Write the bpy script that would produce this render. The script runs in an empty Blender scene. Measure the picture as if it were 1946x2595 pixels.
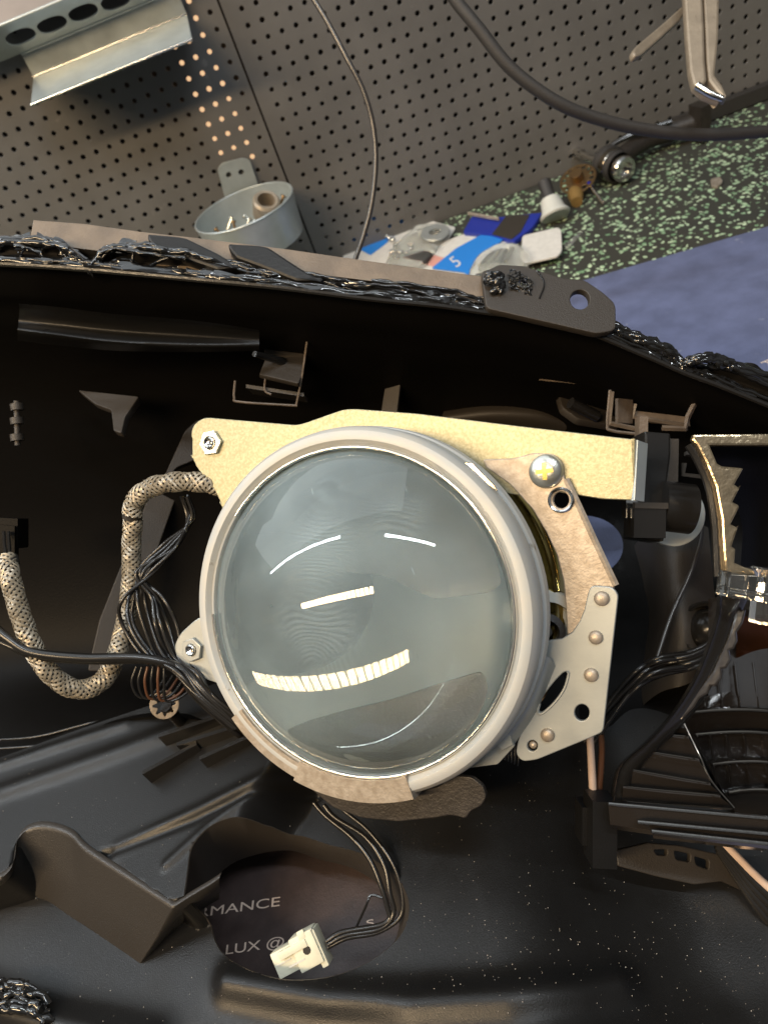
import bpy, bmesh, math, random
import numpy as np
from mathutils import Vector, Matrix
from mathutils import noise as mnoise
random.seed(7); RNG = np.random.default_rng(7)
sc = bpy.context.scene
COL = sc.collection

# ------------------------------------------------------------------ camera geometry
FD, CX, CY = 1662.4, 829.5, 1106.0          # focal length and centre, in units of a 1659 x 2212 picture
HC = 250.0                                   # camera height over the bench, mm
_d = np.array([(1850-973)/1950., (3370-1297.5)/1950., 1.0]); _d /= np.linalg.norm(_d)
_s = -0.360
_h = np.array([1, _s, -(_d[0]+_s*_d[1])/_d[2]]); _h /= np.linalg.norm(_h)
_n = np.cross(_h, _d)
M = np.array([_h, _n, -_d])                  # camera space -> world (X along the wall, Y into the wall, Z up)
EYE = np.array([0, 0, HC])
def ray(u, v): return M @ np.array([(u-CX)/FD, (v-CY)/FD, 1.0])
def P(u, v, z): return EYE + ray(u, v)*z                       # z: depth in mm
def PT(u, v, h=0.0):                                            # on the horizontal plane h mm over the bench
    r = ray(u, v); return EYE + r*((h-HC)/r[2])
YW = PT(1170, 400, 0)[1]                                        # the wall stands here
def PW(u, v, off=0.0):
    r = ray(u, v); return EYE + r*((YW-off)/r[1])
S = 0.001

cd = bpy.data.cameras.new('camera'); cam = bpy.data.objects.new('camera', cd); COL.objects.link(cam)
cam.matrix_world = Matrix.Translation(Vector(EYE*S)) @ Matrix([list(M @ np.array([1,0,0])), list(M @ np.array([0,-1,0])), list(M @ np.array([0,0,-1]))]).transposed().to_4x4()
cd.sensor_fit = 'HORIZONTAL'; cd.sensor_width = 36.0; cd.lens = 36.0*FD/1659.0
cd.clip_start = 0.01; cd.clip_end = 50
cd.dof.use_dof = True; cd.dof.focus_distance = 0.205; cd.dof.aperture_fstop = 34
sc.camera = cam
sc.view_settings.view_transform = 'Standard'; sc.view_settings.look = 'None'; sc.view_settings.exposure = 0.08; sc.view_settings.gamma = 1
sc.cycles.use_denoising = True
sc.cycles.max_bounces = 10; sc.cycles.transmission_bounces = 10; sc.cycles.glossy_bounces = 5; sc.cycles.diffuse_bounces = 3
sc.cycles.sample_clamp_indirect = 45.0; sc.cycles.blur_glossy = 0.5

# ------------------------------------------------------------------ world: dim workshop
W = bpy.data.worlds.new('World'); sc.world = W; W.use_nodes = True
wn = W.node_tree; wn.nodes.clear()
o_ = wn.nodes.new('ShaderNodeOutputWorld'); bg = wn.nodes.new('ShaderNodeBackground'); bg.inputs['Strength'].default_value = 1.0
tc = wn.nodes.new('ShaderNodeTexCoord'); sp = wn.nodes.new('ShaderNodeSeparateXYZ'); cr = wn.nodes.new('ShaderNodeValToRGB'); mr = wn.nodes.new('ShaderNodeMapRange')
nz = wn.nodes.new('ShaderNodeTexNoise'); nz.inputs['Scale'].default_value = 2.2; nz.inputs['Detail'].default_value = 1.0
ad = wn.nodes.new('ShaderNodeMath'); ad.operation = 'MULTIPLY_ADD'; ad.inputs[1].default_value = 0.9
mr.inputs['From Min'].default_value = -1; mr.inputs['From Max'].default_value = 1
wn.links.new(tc.outputs['Generated'], sp.inputs[0]); wn.links.new(sp.outputs['Z'], mr.inputs['Value'])
wn.links.new(tc.outputs['Generated'], nz.inputs['Vector'])
mm = wn.nodes.new('ShaderNodeMath'); mm.operation = 'SUBTRACT'; mm.inputs[1].default_value = 0.5
wn.links.new(nz.outputs['Fac'], mm.inputs[0]); wn.links.new(mm.outputs[0], ad.inputs[0]); wn.links.new(mr.outputs[0], ad.inputs[2])
wn.links.new(ad.outputs[0], cr.inputs[0]); wn.links.new(cr.outputs[0], bg.inputs[0]); wn.links.new(bg.outputs[0], o_.inputs[0])
e = cr.color_ramp.elements
e[0].position = 0.30; e[0].color = (0.006, 0.005, 0.005, 1)
e[1].position = 0.95; e[1].color = (0.26, 0.28, 0.30, 1)
x = e.new(0.58); x.color = (0.035, 0.032, 0.030, 1)

# ------------------------------------------------------------------ lamps: ceiling tubes, placed where the lens mirrors them
AX = np.array([-0.385, 0.03, -0.92]); AX /= np.linalg.norm(AX)     # lens axis towards the viewer, camera space
AXW = M @ AX
LC = P(764, 1322, 197)                                            # centre of the lens rim plane
RL, SAG = 41.6, 19.5
RC = (RL*RL+SAG*SAG)/(2*SAG); SC = LC + AXW*(SAG-RC)
def mirror_dir(u, v):
    r = ray(u, v); r /= np.linalg.norm(r)
    oc = EYE-SC; b = r@oc; c = oc@oc-RC*RC; t = -b-math.sqrt(max(b*b-c, 0)); p = EYE+r*t; n = (p-SC)/RC
    return p, r-2*(r@n)*n
def lamp_at(u, v, zc):
    p, q = mirror_dir(u, v); return p+q*((zc-p[2])/q[2])
def tube_light(name, a, b, width, watts, col, target):
    a = np.array(a); b = np.array(b); c = (a+b)/2
    L = bpy.data.lights.new(name, 'AREA'); L.shape = 'RECTANGLE'; L.size = np.linalg.norm(b-a)*S; L.size_y = width*S; L.energy = watts; L.color = col
    o = bpy.data.objects.new(name, L); COL.objects.link(o)
    x = (b-a)/np.linalg.norm(b-a); z = c-np.array(target); z -= x*(z@x); z /= np.linalg.norm(z); y = np.cross(z, x)
    o.matrix_world = Matrix.Translation(Vector(c*S)) @ Matrix([list(x), list(y), list(z)]).transposed().to_4x4()
    return o
tube_light('ceiling_tube', lamp_at(585,1238,1100), lamp_at(735,1160,1100), 26, 11, (0.90,0.96,1.0), LC)
tube_light('ceiling_tube', lamp_at(832,1156,1100), lamp_at(940,1178,1100), 26, 5, (0.90,0.96,1.0), LC)
# a warm segmented strip above and behind the left shoulder (its inverted image shows deep in the glass)
def segmented(a, b, n, width, watts, col):
    a = np.array(a, float); b = np.array(b, float)
    for k in range(n):
        p, q = a+(b-a)*(k+0.09)/n, a+(b-a)*(k+0.91)/n
        tube_light('strip_lamp', p, q, width, watts/n, col, LC)
segmented((-230,-560,1100), (-1500,-310,1100), 22, 85, 24, (1.0,0.73,0.43))
def floor_mirror(u, v, h, z):
    p = PT(u, v, h); r = ray(u, v); return p+np.array([r[0], r[1], -r[2]])*((z-h)/-r[2])
fm = floor_mirror(430, 1720, 50, 470)
tube_light('shelf_lamp', fm+np.array([-460,60,0]), fm+np.array([460,-60,0]), 420, 1.6, (0.86,0.94,1.0), PT(430,1720,50))


# ------------------------------------------------------------------ mesh helpers
def catmull(pts, n=8):
    pts = [np.array(p, float) for p in pts]
    if len(pts) < 3: return np.array([pts[0]+(pts[1]-pts[0])*i/n for i in range(n+1)])
    q = [2*pts[0]-pts[1]]+pts+[2*pts[-1]-pts[-2]]; out = []
    for i in range(1, len(q)-2):
        for k in range(n):
            t = k/n
            out.append(0.5*((2*q[i])+(-q[i-1]+q[i+1])*t+(2*q[i-1]-5*q[i]+4*q[i+1]-q[i+2])*t*t+(-q[i-1]+3*q[i]-3*q[i+1]+q[i+2])*t**3))
    out.append(pts[-1]); return np.array(out)
def frames(pts):
    T = np.gradient(pts, axis=0); T /= np.linalg.norm(T, axis=1)[:, None]+1e-12
    u = np.cross(T[0], [0.13, 0.27, 0.95]); u /= np.linalg.norm(u); U = [u]
    for i in range(1, len(pts)):
        u = U[-1]-T[i]*(U[-1]@T[i]); u /= np.linalg.norm(u); U.append(u)
    U = np.array(U); return T, U, np.cross(T, U)
def tube(pts, r, sides=10, n=8, smooth=True):
    p = catmull(pts, n) if n else np.array(pts, float)
    T, U, V = frames(p); R = np.full(len(p), r, float) if np.isscalar(r) else np.interp(np.linspace(0, 1, len(p)), np.linspace(0, 1, len(r)), r)
    a = np.arange(sides)*2*math.pi/sides
    vs = (p[:, None, :]+R[:, None, None]*(np.cos(a)[None, :, None]*U[:, None, :]+np.sin(a)[None, :, None]*V[:, None, :])).reshape(-1, 3)
    f = []
    for i in range(len(p)-1):
        for k in range(sides):
            k2 = (k+1) % sides; f.append((i*sides+k, i*sides+k2, (i+1)*sides+k2, (i+1)*sides+k))
    f.append(tuple(range(sides))[::-1]); f.append(tuple((len(p)-1)*sides+k for k in range(sides)))
    return vs, f
def basis(ax):
    ax = np.array(ax, float); ax /= np.linalg.norm(ax)
    u = np.cross(ax, [0.31, 0.11, 0.94]); u /= np.linalg.norm(u); return ax, u, np.cross(ax, u)
def lathe(prof, org, ax, segs=64, a0=0, a1=2*math.pi, refu=None):
    ax, u, v = basis(ax)
    if refu is not None:
        u = refu-ax*(refu@ax); u /= np.linalg.norm(u); v = np.cross(ax, u)
    full = abs(a1-a0-2*math.pi) < 1e-6; m = segs if full else segs+1
    vs = []; f = []
    for r, t in prof:
        for k in range(m):
            a = a0+(a1-a0)*k/segs; vs.append(np.array(org)+ax*t+r*(math.cos(a)*u+math.sin(a)*v))
    for i in range(len(prof)-1):
        for k in range(segs):
            k2 = (k+1) % m
            f.append((i*m+k, i*m+k2, (i+1)*m+k2, (i+1)*m+k))
    return np.array(vs), f
def disc(org, ax, r, t, segs=20, dome=0.0, bev=0.25):
    b = min(bev, r*0.3, t*0.4)
    if dome: prof = [(r, 0)]+[(r*math.cos(k*math.pi/12), t*0.3+(t*0.7)*math.sin(k*math.pi/12)) for k in range(0, 6)]+[(0.001, t)]
    else: prof = [(r, 0), (r, t-b), (r-b, t), (0.001, t)]
    return lathe(prof, org, ax, segs)
def box(c, x, y, z, dims):
    x, y, z = [np.array(q, float)/np.linalg.norm(q) for q in (x, y, z)]; dx, dy, dz = np.array(dims)/2.; c = np.array(c)
    vs = np.array([c+sx*dx*x+sy*dy*y+sz*dz*z for sx in (-1, 1) for sy in (-1, 1) for sz in (-1, 1)])
    return vs, [(0,1,3,2), (4,6,7,5), (0,4,5,1), (2,3,7,6), (0,2,6,4), (1,5,7,3)]
def join(*vf):
    V = []; F = []; n = 0
    for v, f in vf:
        V.append(np.array(v)); F += [tuple(i+n for i in q) for q in f]; n += len(v)
    return np.concatenate(V), F
def rpoly(pts, r, k=4):
    out = []; n = len(pts)
    for i in range(n):
        a, b, c = [np.array(pts[j % n], float) for j in (i-1, i, i+1)]
        la, lc = np.linalg.norm(a-b), np.linalg.norm(c-b); q = min(r, la*0.45, lc*0.45)
        p0 = b+(a-b)/la*q; p1 = b+(c-b)/lc*q
        for j in range(k+1):
            t = j/k; out.append((1-t)**2*p0+2*t*(1-t)*b+t*t*p1)
    return out
def circ(u, v, r, ry=None, rot=0, n=24):
    ry = ry or r; c, s = math.cos(rot), math.sin(rot)
    return [np.array([u+r*math.cos(a)*c-ry*math.sin(a)*s, v+r*math.cos(a)*s+ry*math.sin(a)*c]) for a in np.arange(n)*2*math.pi/n]
class Plane:
    def __init__(s, o, nrm):            # nrm towards the viewer
        s.o = np.array(o, float); s.n = np.array(nrm, float)/np.linalg.norm(nrm)
        s.x = np.cross([0.05, 0.1, 1.0], s.n) if abs(s.n[2]) < 0.95 else np.cross([0, 1, 0], s.n)
        s.x /= np.linalg.norm(s.x); s.y = np.cross(s.n, s.x)
    def hit(s, u, v):
        r = ray(u, v); return EYE+r*(((s.o-EYE)@s.n)/(r@s.n))
    def loc(s, u, v):
        p = s.hit(u, v)-s.o; return np.array([p@s.x, p@s.y])
    def at(s, a, b, c=0): return s.o+s.x*a+s.y*b+s.n*c
    def back(s, t): return Plane(s.o-s.n*t, s.n)
def plate(outline, pl, thick=1.2, holes=(), bev=0.15, local=False):
    cu = bpy.data.curves.new('tmp', 'CURVE'); cu.dimensions = '2D'; cu.fill_mode = 'BOTH'
    bev = min(bev, thick*0.45); cu.extrude = max(thick/2-bev, 0.001); cu.bevel_depth = bev; cu.bevel_resolution = 1; cu.offset = -bev
    for poly in [outline]+list(holes):
        q = [(np.array(p) if local else pl.loc(p[0], p[1])) for p in poly]
        sp = cu.splines.new('POLY'); sp.points.add(len(q)-1)
        for i, p in enumerate(q): sp.points[i].co = (p[0], p[1], 0, 1)
        sp.use_cyclic_u = True
    o = bpy.data.objects.new('tmp', cu); COL.objects.link(o)
    dg = bpy.context.evaluated_depsgraph_get(); me = bpy.data.meshes.new_from_object(o.evaluated_get(dg))
    V = np.array([pl.at(v.co.x, v.co.y, v.co.z-thick/2) for v in me.vertices]); F = [tuple(p.vertices) for p in me.polygons]
    bpy.data.objects.remove(o); bpy.data.curves.remove(cu); bpy.data.meshes.remove(me)
    return V, F
def loft(rows, n=6, m=10):
    """rows: lists of world points; smooth surface grid"""
    R = [catmull(r, m) for r in rows]; C = []
    for j in range(len(R[0])): C.append(catmull([r[j] for r in R], n))
    C = np.array(C); a, b = C.shape[:2]; f = []
    for i in range(a-1):
        for j in range(b-1): f.append((i*b+j, (i+1)*b+j, (i+1)*b+j+1, i*b+j+1))
    return C.reshape(-1, 3), f
def text_vf(s, fn, size=1.0, ext=0.03, shear=0.0, spacing=1.0):
    cu = bpy.data.curves.new('tmp', 'FONT'); cu.body = s; cu.size = size; cu.extrude = 0.0; cu.shear = shear; cu.space_character = spacing
    o = bpy.data.objects.new('tmp', cu); COL.objects.link(o)
    dg = bpy.context.evaluated_depsgraph_get(); me = bpy.data.meshes.new_from_object(o.evaluated_get(dg))
    V = np.array([fn(v.co.x, v.co.y) for v in me.vertices]); F = [tuple(p.vertices) for p in me.polygons]
    bpy.data.objects.remove(o); bpy.data.curves.remove(cu); bpy.data.meshes.remove(me)
    return V, F

def thing(name, label, cat, base, group=None):
    o = bpy.data.objects.new(name, None); COL.objects.link(o); o.location = Vector(np.array(base)*S); o.empty_display_size = 0.01
    o['label'] = label; o['category'] = cat
    if group: o['group'] = group
    return o
def part(name, vf, mat, parent=None, smooth=35, label=None, mods=None):
    V, F = vf; me = bpy.data.meshes.new(name); root = np.zeros(3); p = parent
    while p is not None: root += np.array(p.location)/S; p = p.parent
    V = np.array(V)
    loc = np.zeros(3) if parent is not None else V.mean(axis=0)
    me.from_pydata([tuple((v-root-loc)*S) for v in V], [], F); me.update(); me.validate()
    bm_ = bmesh.new(); bm_.from_mesh(me); bmesh.ops.recalc_face_normals(bm_, faces=bm_.faces); bm_.to_mesh(me); bm_.free()
    if smooth:
        for q in me.polygons: q.use_smooth = True
        try: me.set_sharp_from_angle(angle=math.radians(smooth))
        except Exception: pass
    o = bpy.data.objects.new(name, me); COL.objects.link(o); o.location = Vector(loc*S)
    if parent is not None: o.parent = parent
    for m in (mat if isinstance(mat, (list, tuple)) else [mat]): me.materials.append(m)
    if label: o['label'] = label
    return o
def solo(name, vf, mat, label, cat, group=None, smooth=35):
    o = part(name, vf, mat, None, smooth); o['label'] = label; o['category'] = cat
    if group: o['group'] = group
    return o
def struct(name, vf, mat, kind='structure', smooth=35):
    o = part(name, vf, mat, None, smooth); o['kind'] = kind; return o

# ------------------------------------------------------------------ materials
def material(name, col, rough=0.5, metal=0.0, var=0.0, vscale=300, col2=None, bump=0.0, bscale=900, spec=0.5, rvar=0.0, coat=0.0, detail=4, wear=None, stretch=None):
    m = bpy.data.materials.new(name); m.use_nodes = True; nt = m.node_tree; b = nt.nodes['Principled BSDF']
    b.inputs['Base Color'].default_value = (*col, 1); b.inputs['Roughness'].default_value = rough; b.inputs['Metallic'].default_value = metal
    b.inputs['Specular IOR Level'].default_value = spec; b.inputs['Coat Weight'].default_value = coat; b.inputs['Coat Roughness'].default_value = 0.08
    tc = nt.nodes.new('ShaderNodeTexCoord'); src = tc.outputs['Object']
    if stretch:
        mp = nt.nodes.new('ShaderNodeMapping'); mp.inputs['Scale'].default_value = stretch; nt.links.new(src, mp.inputs[0]); src = mp.outputs[0]
    def ns(scale, det=detail):
        n = nt.nodes.new('ShaderNodeTexNoise'); n.inputs['Scale'].default_value = scale; n.inputs['Detail'].default_value = det; n.inputs['Roughness'].default_value = 0.6
        nt.links.new(src, n.inputs['Vector']); return n
    if var or col2:
        n = ns(vscale); r = nt.nodes.new('ShaderNodeValToRGB'); r.color_ramp.elements[0].position = 0.36; r.color_ramp.elements[1].position = 0.66
        c2 = col2 or tuple(min(1, c*(1+var)) for c in col); c1 = col if col2 else tuple(c*(1-var) for c in col)
        r.color_ramp.elements[0].color = (*c1, 1); r.color_ramp.elements[1].color = (*c2, 1)
        nt.links.new(n.outputs['Fac'], r.inputs[0]); out = r.outputs[0]
        if wear:
            wc, ws, wt = wear; n2 = ns(ws, 6); r2 = nt.nodes.new('ShaderNodeValToRGB'); r2.color_ramp.elements[0].position = wt; r2.color_ramp.elements[1].position = wt+0.05
            mx = nt.nodes.new('ShaderNodeMix'); mx.data_type = 'RGBA'; nt.links.new(n2.outputs['Fac'], r2.inputs[0]); nt.links.new(r2.outputs[0], mx.inputs[0])
            nt.links.new(out, mx.inputs[6]); mx.inputs[7].default_value = (*wc, 1); out = mx.outputs[2]
        nt.links.new(out, b.inputs['Base Color'])
    if rvar:
        n = ns(vscale*0.6+40); mrg = nt.nodes.new('ShaderNodeMapRange'); mrg.inputs['From Min'].default_value = 0.3; mrg.inputs['From Max'].default_value = 0.7
        mrg.inputs['To Min'].default_value = max(rough-rvar, 0.02); mrg.inputs['To Max'].default_value = rough+rvar
        nt.links.new(n.outputs['Fac'], mrg.inputs['Value']); nt.links.new(mrg.outputs[0], b.inputs['Roughness'])
    if bump:
        n = ns(bscale, 3); bp = nt.nodes.new('ShaderNodeBump'); bp.inputs['Strength'].default_value = min(bump, 1); bp.inputs['Distance'].default_value = 0.0006*max(1, bump)
        nt.links.new(n.outputs['Fac'], bp.inputs['Height']); nt.links.new(bp.outputs[0], b.inputs['Normal'])
    return m
def glassy(name, tint=(1,1,1), haze=0.2, hcol=(0.5,0.56,0.57), rough=0.0, ior=1.5):
    m = bpy.data.materials.new(name); m.use_nodes = True; nt = m.node_tree; nt.nodes.remove(nt.nodes['Principled BSDF']); out = nt.nodes['Material Output']
    g = nt.nodes.new('ShaderNodeBsdfGlass'); g.inputs['IOR'].default_value = ior; g.inputs['Roughness'].default_value = rough; g.inputs['Color'].default_value = (*tint, 1)
    df = nt.nodes.new('ShaderNodeBsdfDiffuse'); df.inputs['Color'].default_value = (*hcol, 1)
    mx = nt.nodes.new('ShaderNodeMixShader'); tc = nt.nodes.new('ShaderNodeTexCoord'); n = nt.nodes.new('ShaderNodeTexNoise'); n.inputs['Scale'].default_value = 28; n.inputs['Detail'].default_value = 5
    mr = nt.nodes.new('ShaderNodeMapRange'); mr.inputs['From Min'].default_value = 0.3; mr.inputs['From Max'].default_value = 0.7; mr.inputs['To Min'].default_value = haze*0.5; mr.inputs['To Max'].default_value = haze*1.6
    nt.links.new(tc.outputs['Object'], n.inputs['Vector']); nt.links.new(n.outputs['Fac'], mr.inputs['Value']); nt.links.new(mr.outputs[0], mx.inputs[0])
    nt.links.new(g.outputs[0], mx.inputs[1]); nt.links.new(df.outputs[0], mx.inputs[2]); nt.links.new(mx.outputs[0], out.inputs['Surface'])
    return m
def lens_mat(centres):
    m = glassy('projector_glass', (0.965,0.985,0.98), 0.155, (0.52,0.67,0.74), 0.0, 1.52); nt = m.node_tree
    mx = [n for n in nt.nodes if n.type == 'MIX_SHADER'][0]; src = mx.inputs[0].links[0].from_socket; tc = [n for n in nt.nodes if n.type == 'TEX_COORD'][0]
    nn = nt.nodes.new('ShaderNodeTexNoise'); nn.inputs['Scale'].default_value = 55; nn.inputs['Detail'].default_value = 0; nt.links.new(tc.outputs['Object'], nn.inputs['Vector'])
    for c, rad, amt in centres:
        vs = nt.nodes.new('ShaderNodeVectorMath'); vs.operation = 'SUBTRACT'; vs.inputs[1].default_value = c; nt.links.new(tc.outputs['Object'], vs.inputs[0])
        ln = nt.nodes.new('ShaderNodeVectorMath'); ln.operation = 'LENGTH'; nt.links.new(vs.outputs[0], ln.inputs[0])
        mk = nt.nodes.new('ShaderNodeMapRange'); mk.inputs['From Min'].default_value = rad; mk.inputs['From Max'].default_value = rad*0.35; nt.links.new(ln.outputs['Value'], mk.inputs['Value'])
        wv = nt.nodes.new('ShaderNodeTexWave'); wv.wave_type = 'RINGS'; wv.rings_direction = 'SPHERICAL'; wv.inputs['Scale'].default_value = 240; wv.inputs['Distortion'].default_value = 22; wv.inputs['Detail Scale'].default_value = 0.12; wv.inputs['Detail'].default_value = 1.5
        wp = nt.nodes.new('ShaderNodeVectorMath'); wp.operation = 'MULTIPLY_ADD'; wp.inputs[1].default_value = (0.012, 0.020, 0.012); nt.links.new(nn.outputs['Color'], wp.inputs[0]); nt.links.new(vs.outputs[0], wp.inputs[2]); nt.links.new(wp.outputs[0], wv.inputs['Vector'])
        a = nt.nodes.new('ShaderNodeMath'); a.operation = 'MULTIPLY'; nt.links.new(mk.outputs[0], a.inputs[0]); nt.links.new(wv.outputs['Fac'], a.inputs[1])
        b = nt.nodes.new('ShaderNodeMath'); b.operation = 'MULTIPLY_ADD'; b.inputs[1].default_value = amt; nt.links.new(a.outputs[0], b.inputs[0]); nt.links.new(src, b.inputs[2]); src = b.outputs[0]
    # fine scratches
    sn = nt.nodes.new('ShaderNodeTexNoise'); sn.inputs['Scale'].default_value = 60; sn.inputs['Detail'].default_value = 3; mp = nt.nodes.new('ShaderNodeMapping'); mp.inputs['Scale'].default_value = (30, 1.2, 3); mp.inputs['Rotation'].default_value = (0.3, 0.9, 0.7)
    nt.links.new(tc.outputs['Object'], mp.inputs[0]); nt.links.new(mp.outputs[0], sn.inputs['Vector'])
    gt = nt.nodes.new('ShaderNodeMapRange'); gt.inputs['From Min'].default_value = 0.70; gt.inputs['From Max'].default_value = 0.78; gt.inputs['To Max'].default_value = 0.22; nt.links.new(sn.outputs['Fac'], gt.inputs['Value'])
    b = nt.nodes.new('ShaderNodeMath'); b.operation = 'ADD'; b.use_clamp = True; nt.links.new(gt.outputs[0], b.inputs[0]); nt.links.new(src, b.inputs[1])
    nt.links.new(b.outputs[0], mx.inputs[0]); return m
def speckle_mat():
    m = bpy.data.materials.new('speckled_rubber'); m.use_nodes = True; nt = m.node_tree; b = nt.nodes['Principled BSDF']; b.inputs['Roughness'].default_value = 0.75
    tc = nt.nodes.new('ShaderNodeTexCoord'); nn = nt.nodes.new('ShaderNodeTexNoise'); nn.inputs['Scale'].default_value = 260
    va = nt.nodes.new('ShaderNodeVectorMath'); va.operation = 'MULTIPLY_ADD'; va.inputs[1].default_value = (0.004,)*3
    vo = nt.nodes.new('ShaderNodeTexVoronoi'); vo.inputs['Scale'].default_value = 330
    nt.links.new(tc.outputs['Object'], nn.inputs['Vector']); nt.links.new(nn.outputs['Color'], va.inputs[0]); nt.links.new(tc.outputs['Object'], va.inputs[2]); nt.links.new(va.outputs[0], vo.inputs['Vector'])
    sp = nt.nodes.new('ShaderNodeSeparateColor'); nt.links.new(vo.outputs['Color'], sp.inputs[0])
    g1 = nt.nodes.new('ShaderNodeMath'); g1.operation = 'GREATER_THAN'; g1.inputs[1].default_value = 0.55; nt.links.new(sp.outputs[0], g1.inputs[0])
    l1 = nt.nodes.new('ShaderNodeMath'); l1.operation = 'LESS_THAN'; l1.inputs[1].default_value = 0.46; nt.links.new(vo.outputs['Distance'], l1.inputs[0])
    mu = nt.nodes.new('ShaderNodeMath'); mu.operation = 'MULTIPLY'; nt.links.new(g1.outputs[0], mu.inputs[0]); nt.links.new(l1.outputs[0], mu.inputs[1])
    cr = nt.nodes.new('ShaderNodeValToRGB'); cr.color_ramp.elements[0].color = (0.16,0.30,0.16,1); cr.color_ramp.elements[1].color = (0.55,0.68,0.46,1); nt.links.new(sp.outputs[1], cr.inputs[0])
    mx = nt.nodes.new('ShaderNodeMix'); mx.data_type = 'RGBA'; nt.links.new(mu.outputs[0], mx.inputs[0]); mx.inputs[6].default_value = (0.032,0.032,0.025,1); nt.links.new(cr.outputs[0], mx.inputs[7]); nt.links.new(mx.outputs[2], b.inputs['Base Color'])
    return m

MT = {}
MT['peg'] = material('grey_painted_steel', (0.122,0.117,0.111), 0.5, 0.0, var=0.12, vscale=14, rvar=0.12, wear=((0.17,0.16,0.15), 45, 0.66), bump=0.25, bscale=1500)
MT['dark'] = material('dark_void', (0.012,0.010,0.009), 0.9)
MT['zinc'] = material('galvanised_steel', (0.40,0.44,0.44), 0.36, 0.5, var=0.08, vscale=60, rvar=0.08, bump=0.1, bscale=500)
MT['gold'] = material('yellow_zinc_plate', (0.275,0.258,0.165), 0.42, 0.6, col2=(0.365,0.35,0.245), vscale=1300, bump=0.10, bscale=2200, detail=2)
MT['cast'] = material('rough_tan_metal', (0.33,0.275,0.215), 0.46, 0.5, col2=(0.46,0.40,0.33), vscale=420, bump=0.16, bscale=1300)
MT['alu'] = material('satin_aluminium', (0.36,0.38,0.37), 0.40, 0.5, var=0.05, vscale=90, bump=0.03, bscale=1800, rvar=0.06)
MT['alu_ring'] = material('brushed_grey_ring', (0.40,0.42,0.42), 0.50, 0.12, col2=(0.48,0.46,0.41), vscale=60, bump=0.06, bscale=2200, rvar=0.06, wear=((0.24,0.21,0.17), 160, 0.67))
MT['black'] = material('black_plastic', (0.0085,0.0083,0.0082), 0.34, 0.0, bump=0.16, bscale=2600, rvar=0.07, spec=0.30, vscale=60)
MT['shell'] = material('black_plastic_dull', (0.004,0.0036,0.0033), 0.45, 0.0, bump=0.15, bscale=1500, spec=0.07)  # cavity copy of the black plastic, its shade put into darker values
MT['black_s'] = material('black_plastic_smooth', (0.014,0.013,0.012), 0.22, 0.0, bump=0.08, bscale=900, spec=0.55)
MT['blackm'] = material('black_plastic_matte', (0.034,0.028,0.022), 0.5, 0.0, bump=0.3, bscale=2400)
MT['brownf'] = material('dark_brown_metal', (0.03,0.025,0.021), 0.45, 0.2, var=0.2, vscale=300, bump=0.25, bscale=1200)
MT['flange'] = material('tan_grey_plastic', (0.155,0.118,0.082), 0.45, 0.0, var=0.18, vscale=120, bump=0.3, bscale=1500)
MT['blackm2'] = material('moulded_black_plastic', (0.030,0.026,0.022), 0.38, 0.0, bump=0.25, bscale=2200)
MT['tan'] = material('greyed_plastic_edge', (0.13,0.10,0.075), 0.42, 0.0, var=0.2, vscale=200, bump=0.3, bscale=1500)  # tan, paler than the black plastic it edges
MT['seal'] = material('butyl_sealant', (0.010,0.010,0.010), 0.13, 0.0, bump=0.25, bscale=110, coat=0.6)
MT['greyw'] = material('grey_steel_web', (0.17,0.16,0.165), 0.5, 0.3, var=0.08, vscale=60)
MT['chromeb'] = material('dark_chrome', (0.30,0.27,0.23), 0.16, 1.0, bump=0.03, bscale=200)
MT['goldchrome'] = material('gold_tinted_chrome', (0.55,0.42,0.14), 0.10, 1.0)
MT['chrome'] = material('chrome', (0.70,0.68,0.64), 0.15, 1.0, bump=0.1, bscale=400)
MT['screw'] = material('zinc_screw', (0.60,0.60,0.54), 0.28, 0.9, bump=0.15, bscale=1500)
MT['wire'] = material('black_wire', (0.014,0.013,0.012), 0.25, spec=0.6)
MT['hose'] = material('black_rubber_hose', (0.030,0.027,0.025), 0.55, bump=0.4, bscale=1800)
MT['hose2'] = material('black_clip_plastic', (0.008,0.0075,0.007), 0.42, bump=0.2, bscale=900, spec=0.3)
MT['cable'] = material('dark_cable', (0.035,0.031,0.028), 0.3, spec=0.7)
MT['brown'] = material('brown_wire', (0.10,0.042,0.02), 0.35)
MT['cream'] = material('cream_wire', (0.62,0.46,0.36), 0.4)
MT['white'] = material('ivory_plastic', (0.66,0.64,0.50), 0.42, 0.0, var=0.06, vscale=300)
MT['whiteg'] = material('white_grey_plastic', (0.55,0.55,0.50), 0.4)
MT['braid'] = material('braid_strand', (0.38,0.335,0.26), 0.38, 0.35)
MT['braidk'] = material('braid_strand_dark', (0.05,0.043,0.033), 0.3, 0.3)
MT['bench'] = material('bench_top', (0.05,0.055,0.05), 0.6)
MT['blue'] = material('blue_grey_mat', (0.105,0.125,0.225), 0.55, 0.0, var=0.14, vscale=60, bump=0.3, bscale=1200, wear=((0.22,0.24,0.32), 90, 0.68))
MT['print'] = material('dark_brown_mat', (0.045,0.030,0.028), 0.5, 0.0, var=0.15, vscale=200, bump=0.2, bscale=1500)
MT['ink'] = material('printed_letters', (0.62,0.50,0.42), 0.6)
MT['speckle'] = speckle_mat()
MT['bluecard'] = material('blue_card', (0.02,0.20,0.62), 0.4)
MT['navy'] = material('navy_card', (0.015,0.03,0.28), 0.35)
MT['whitecard'] = material('white_card', (0.62,0.60,0.56), 0.5, var=0.06, vscale=250, bump=0.4, bscale=160)
MT['pinkcard'] = material('pink_card', (0.62,0.30,0.25), 0.5)
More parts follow.
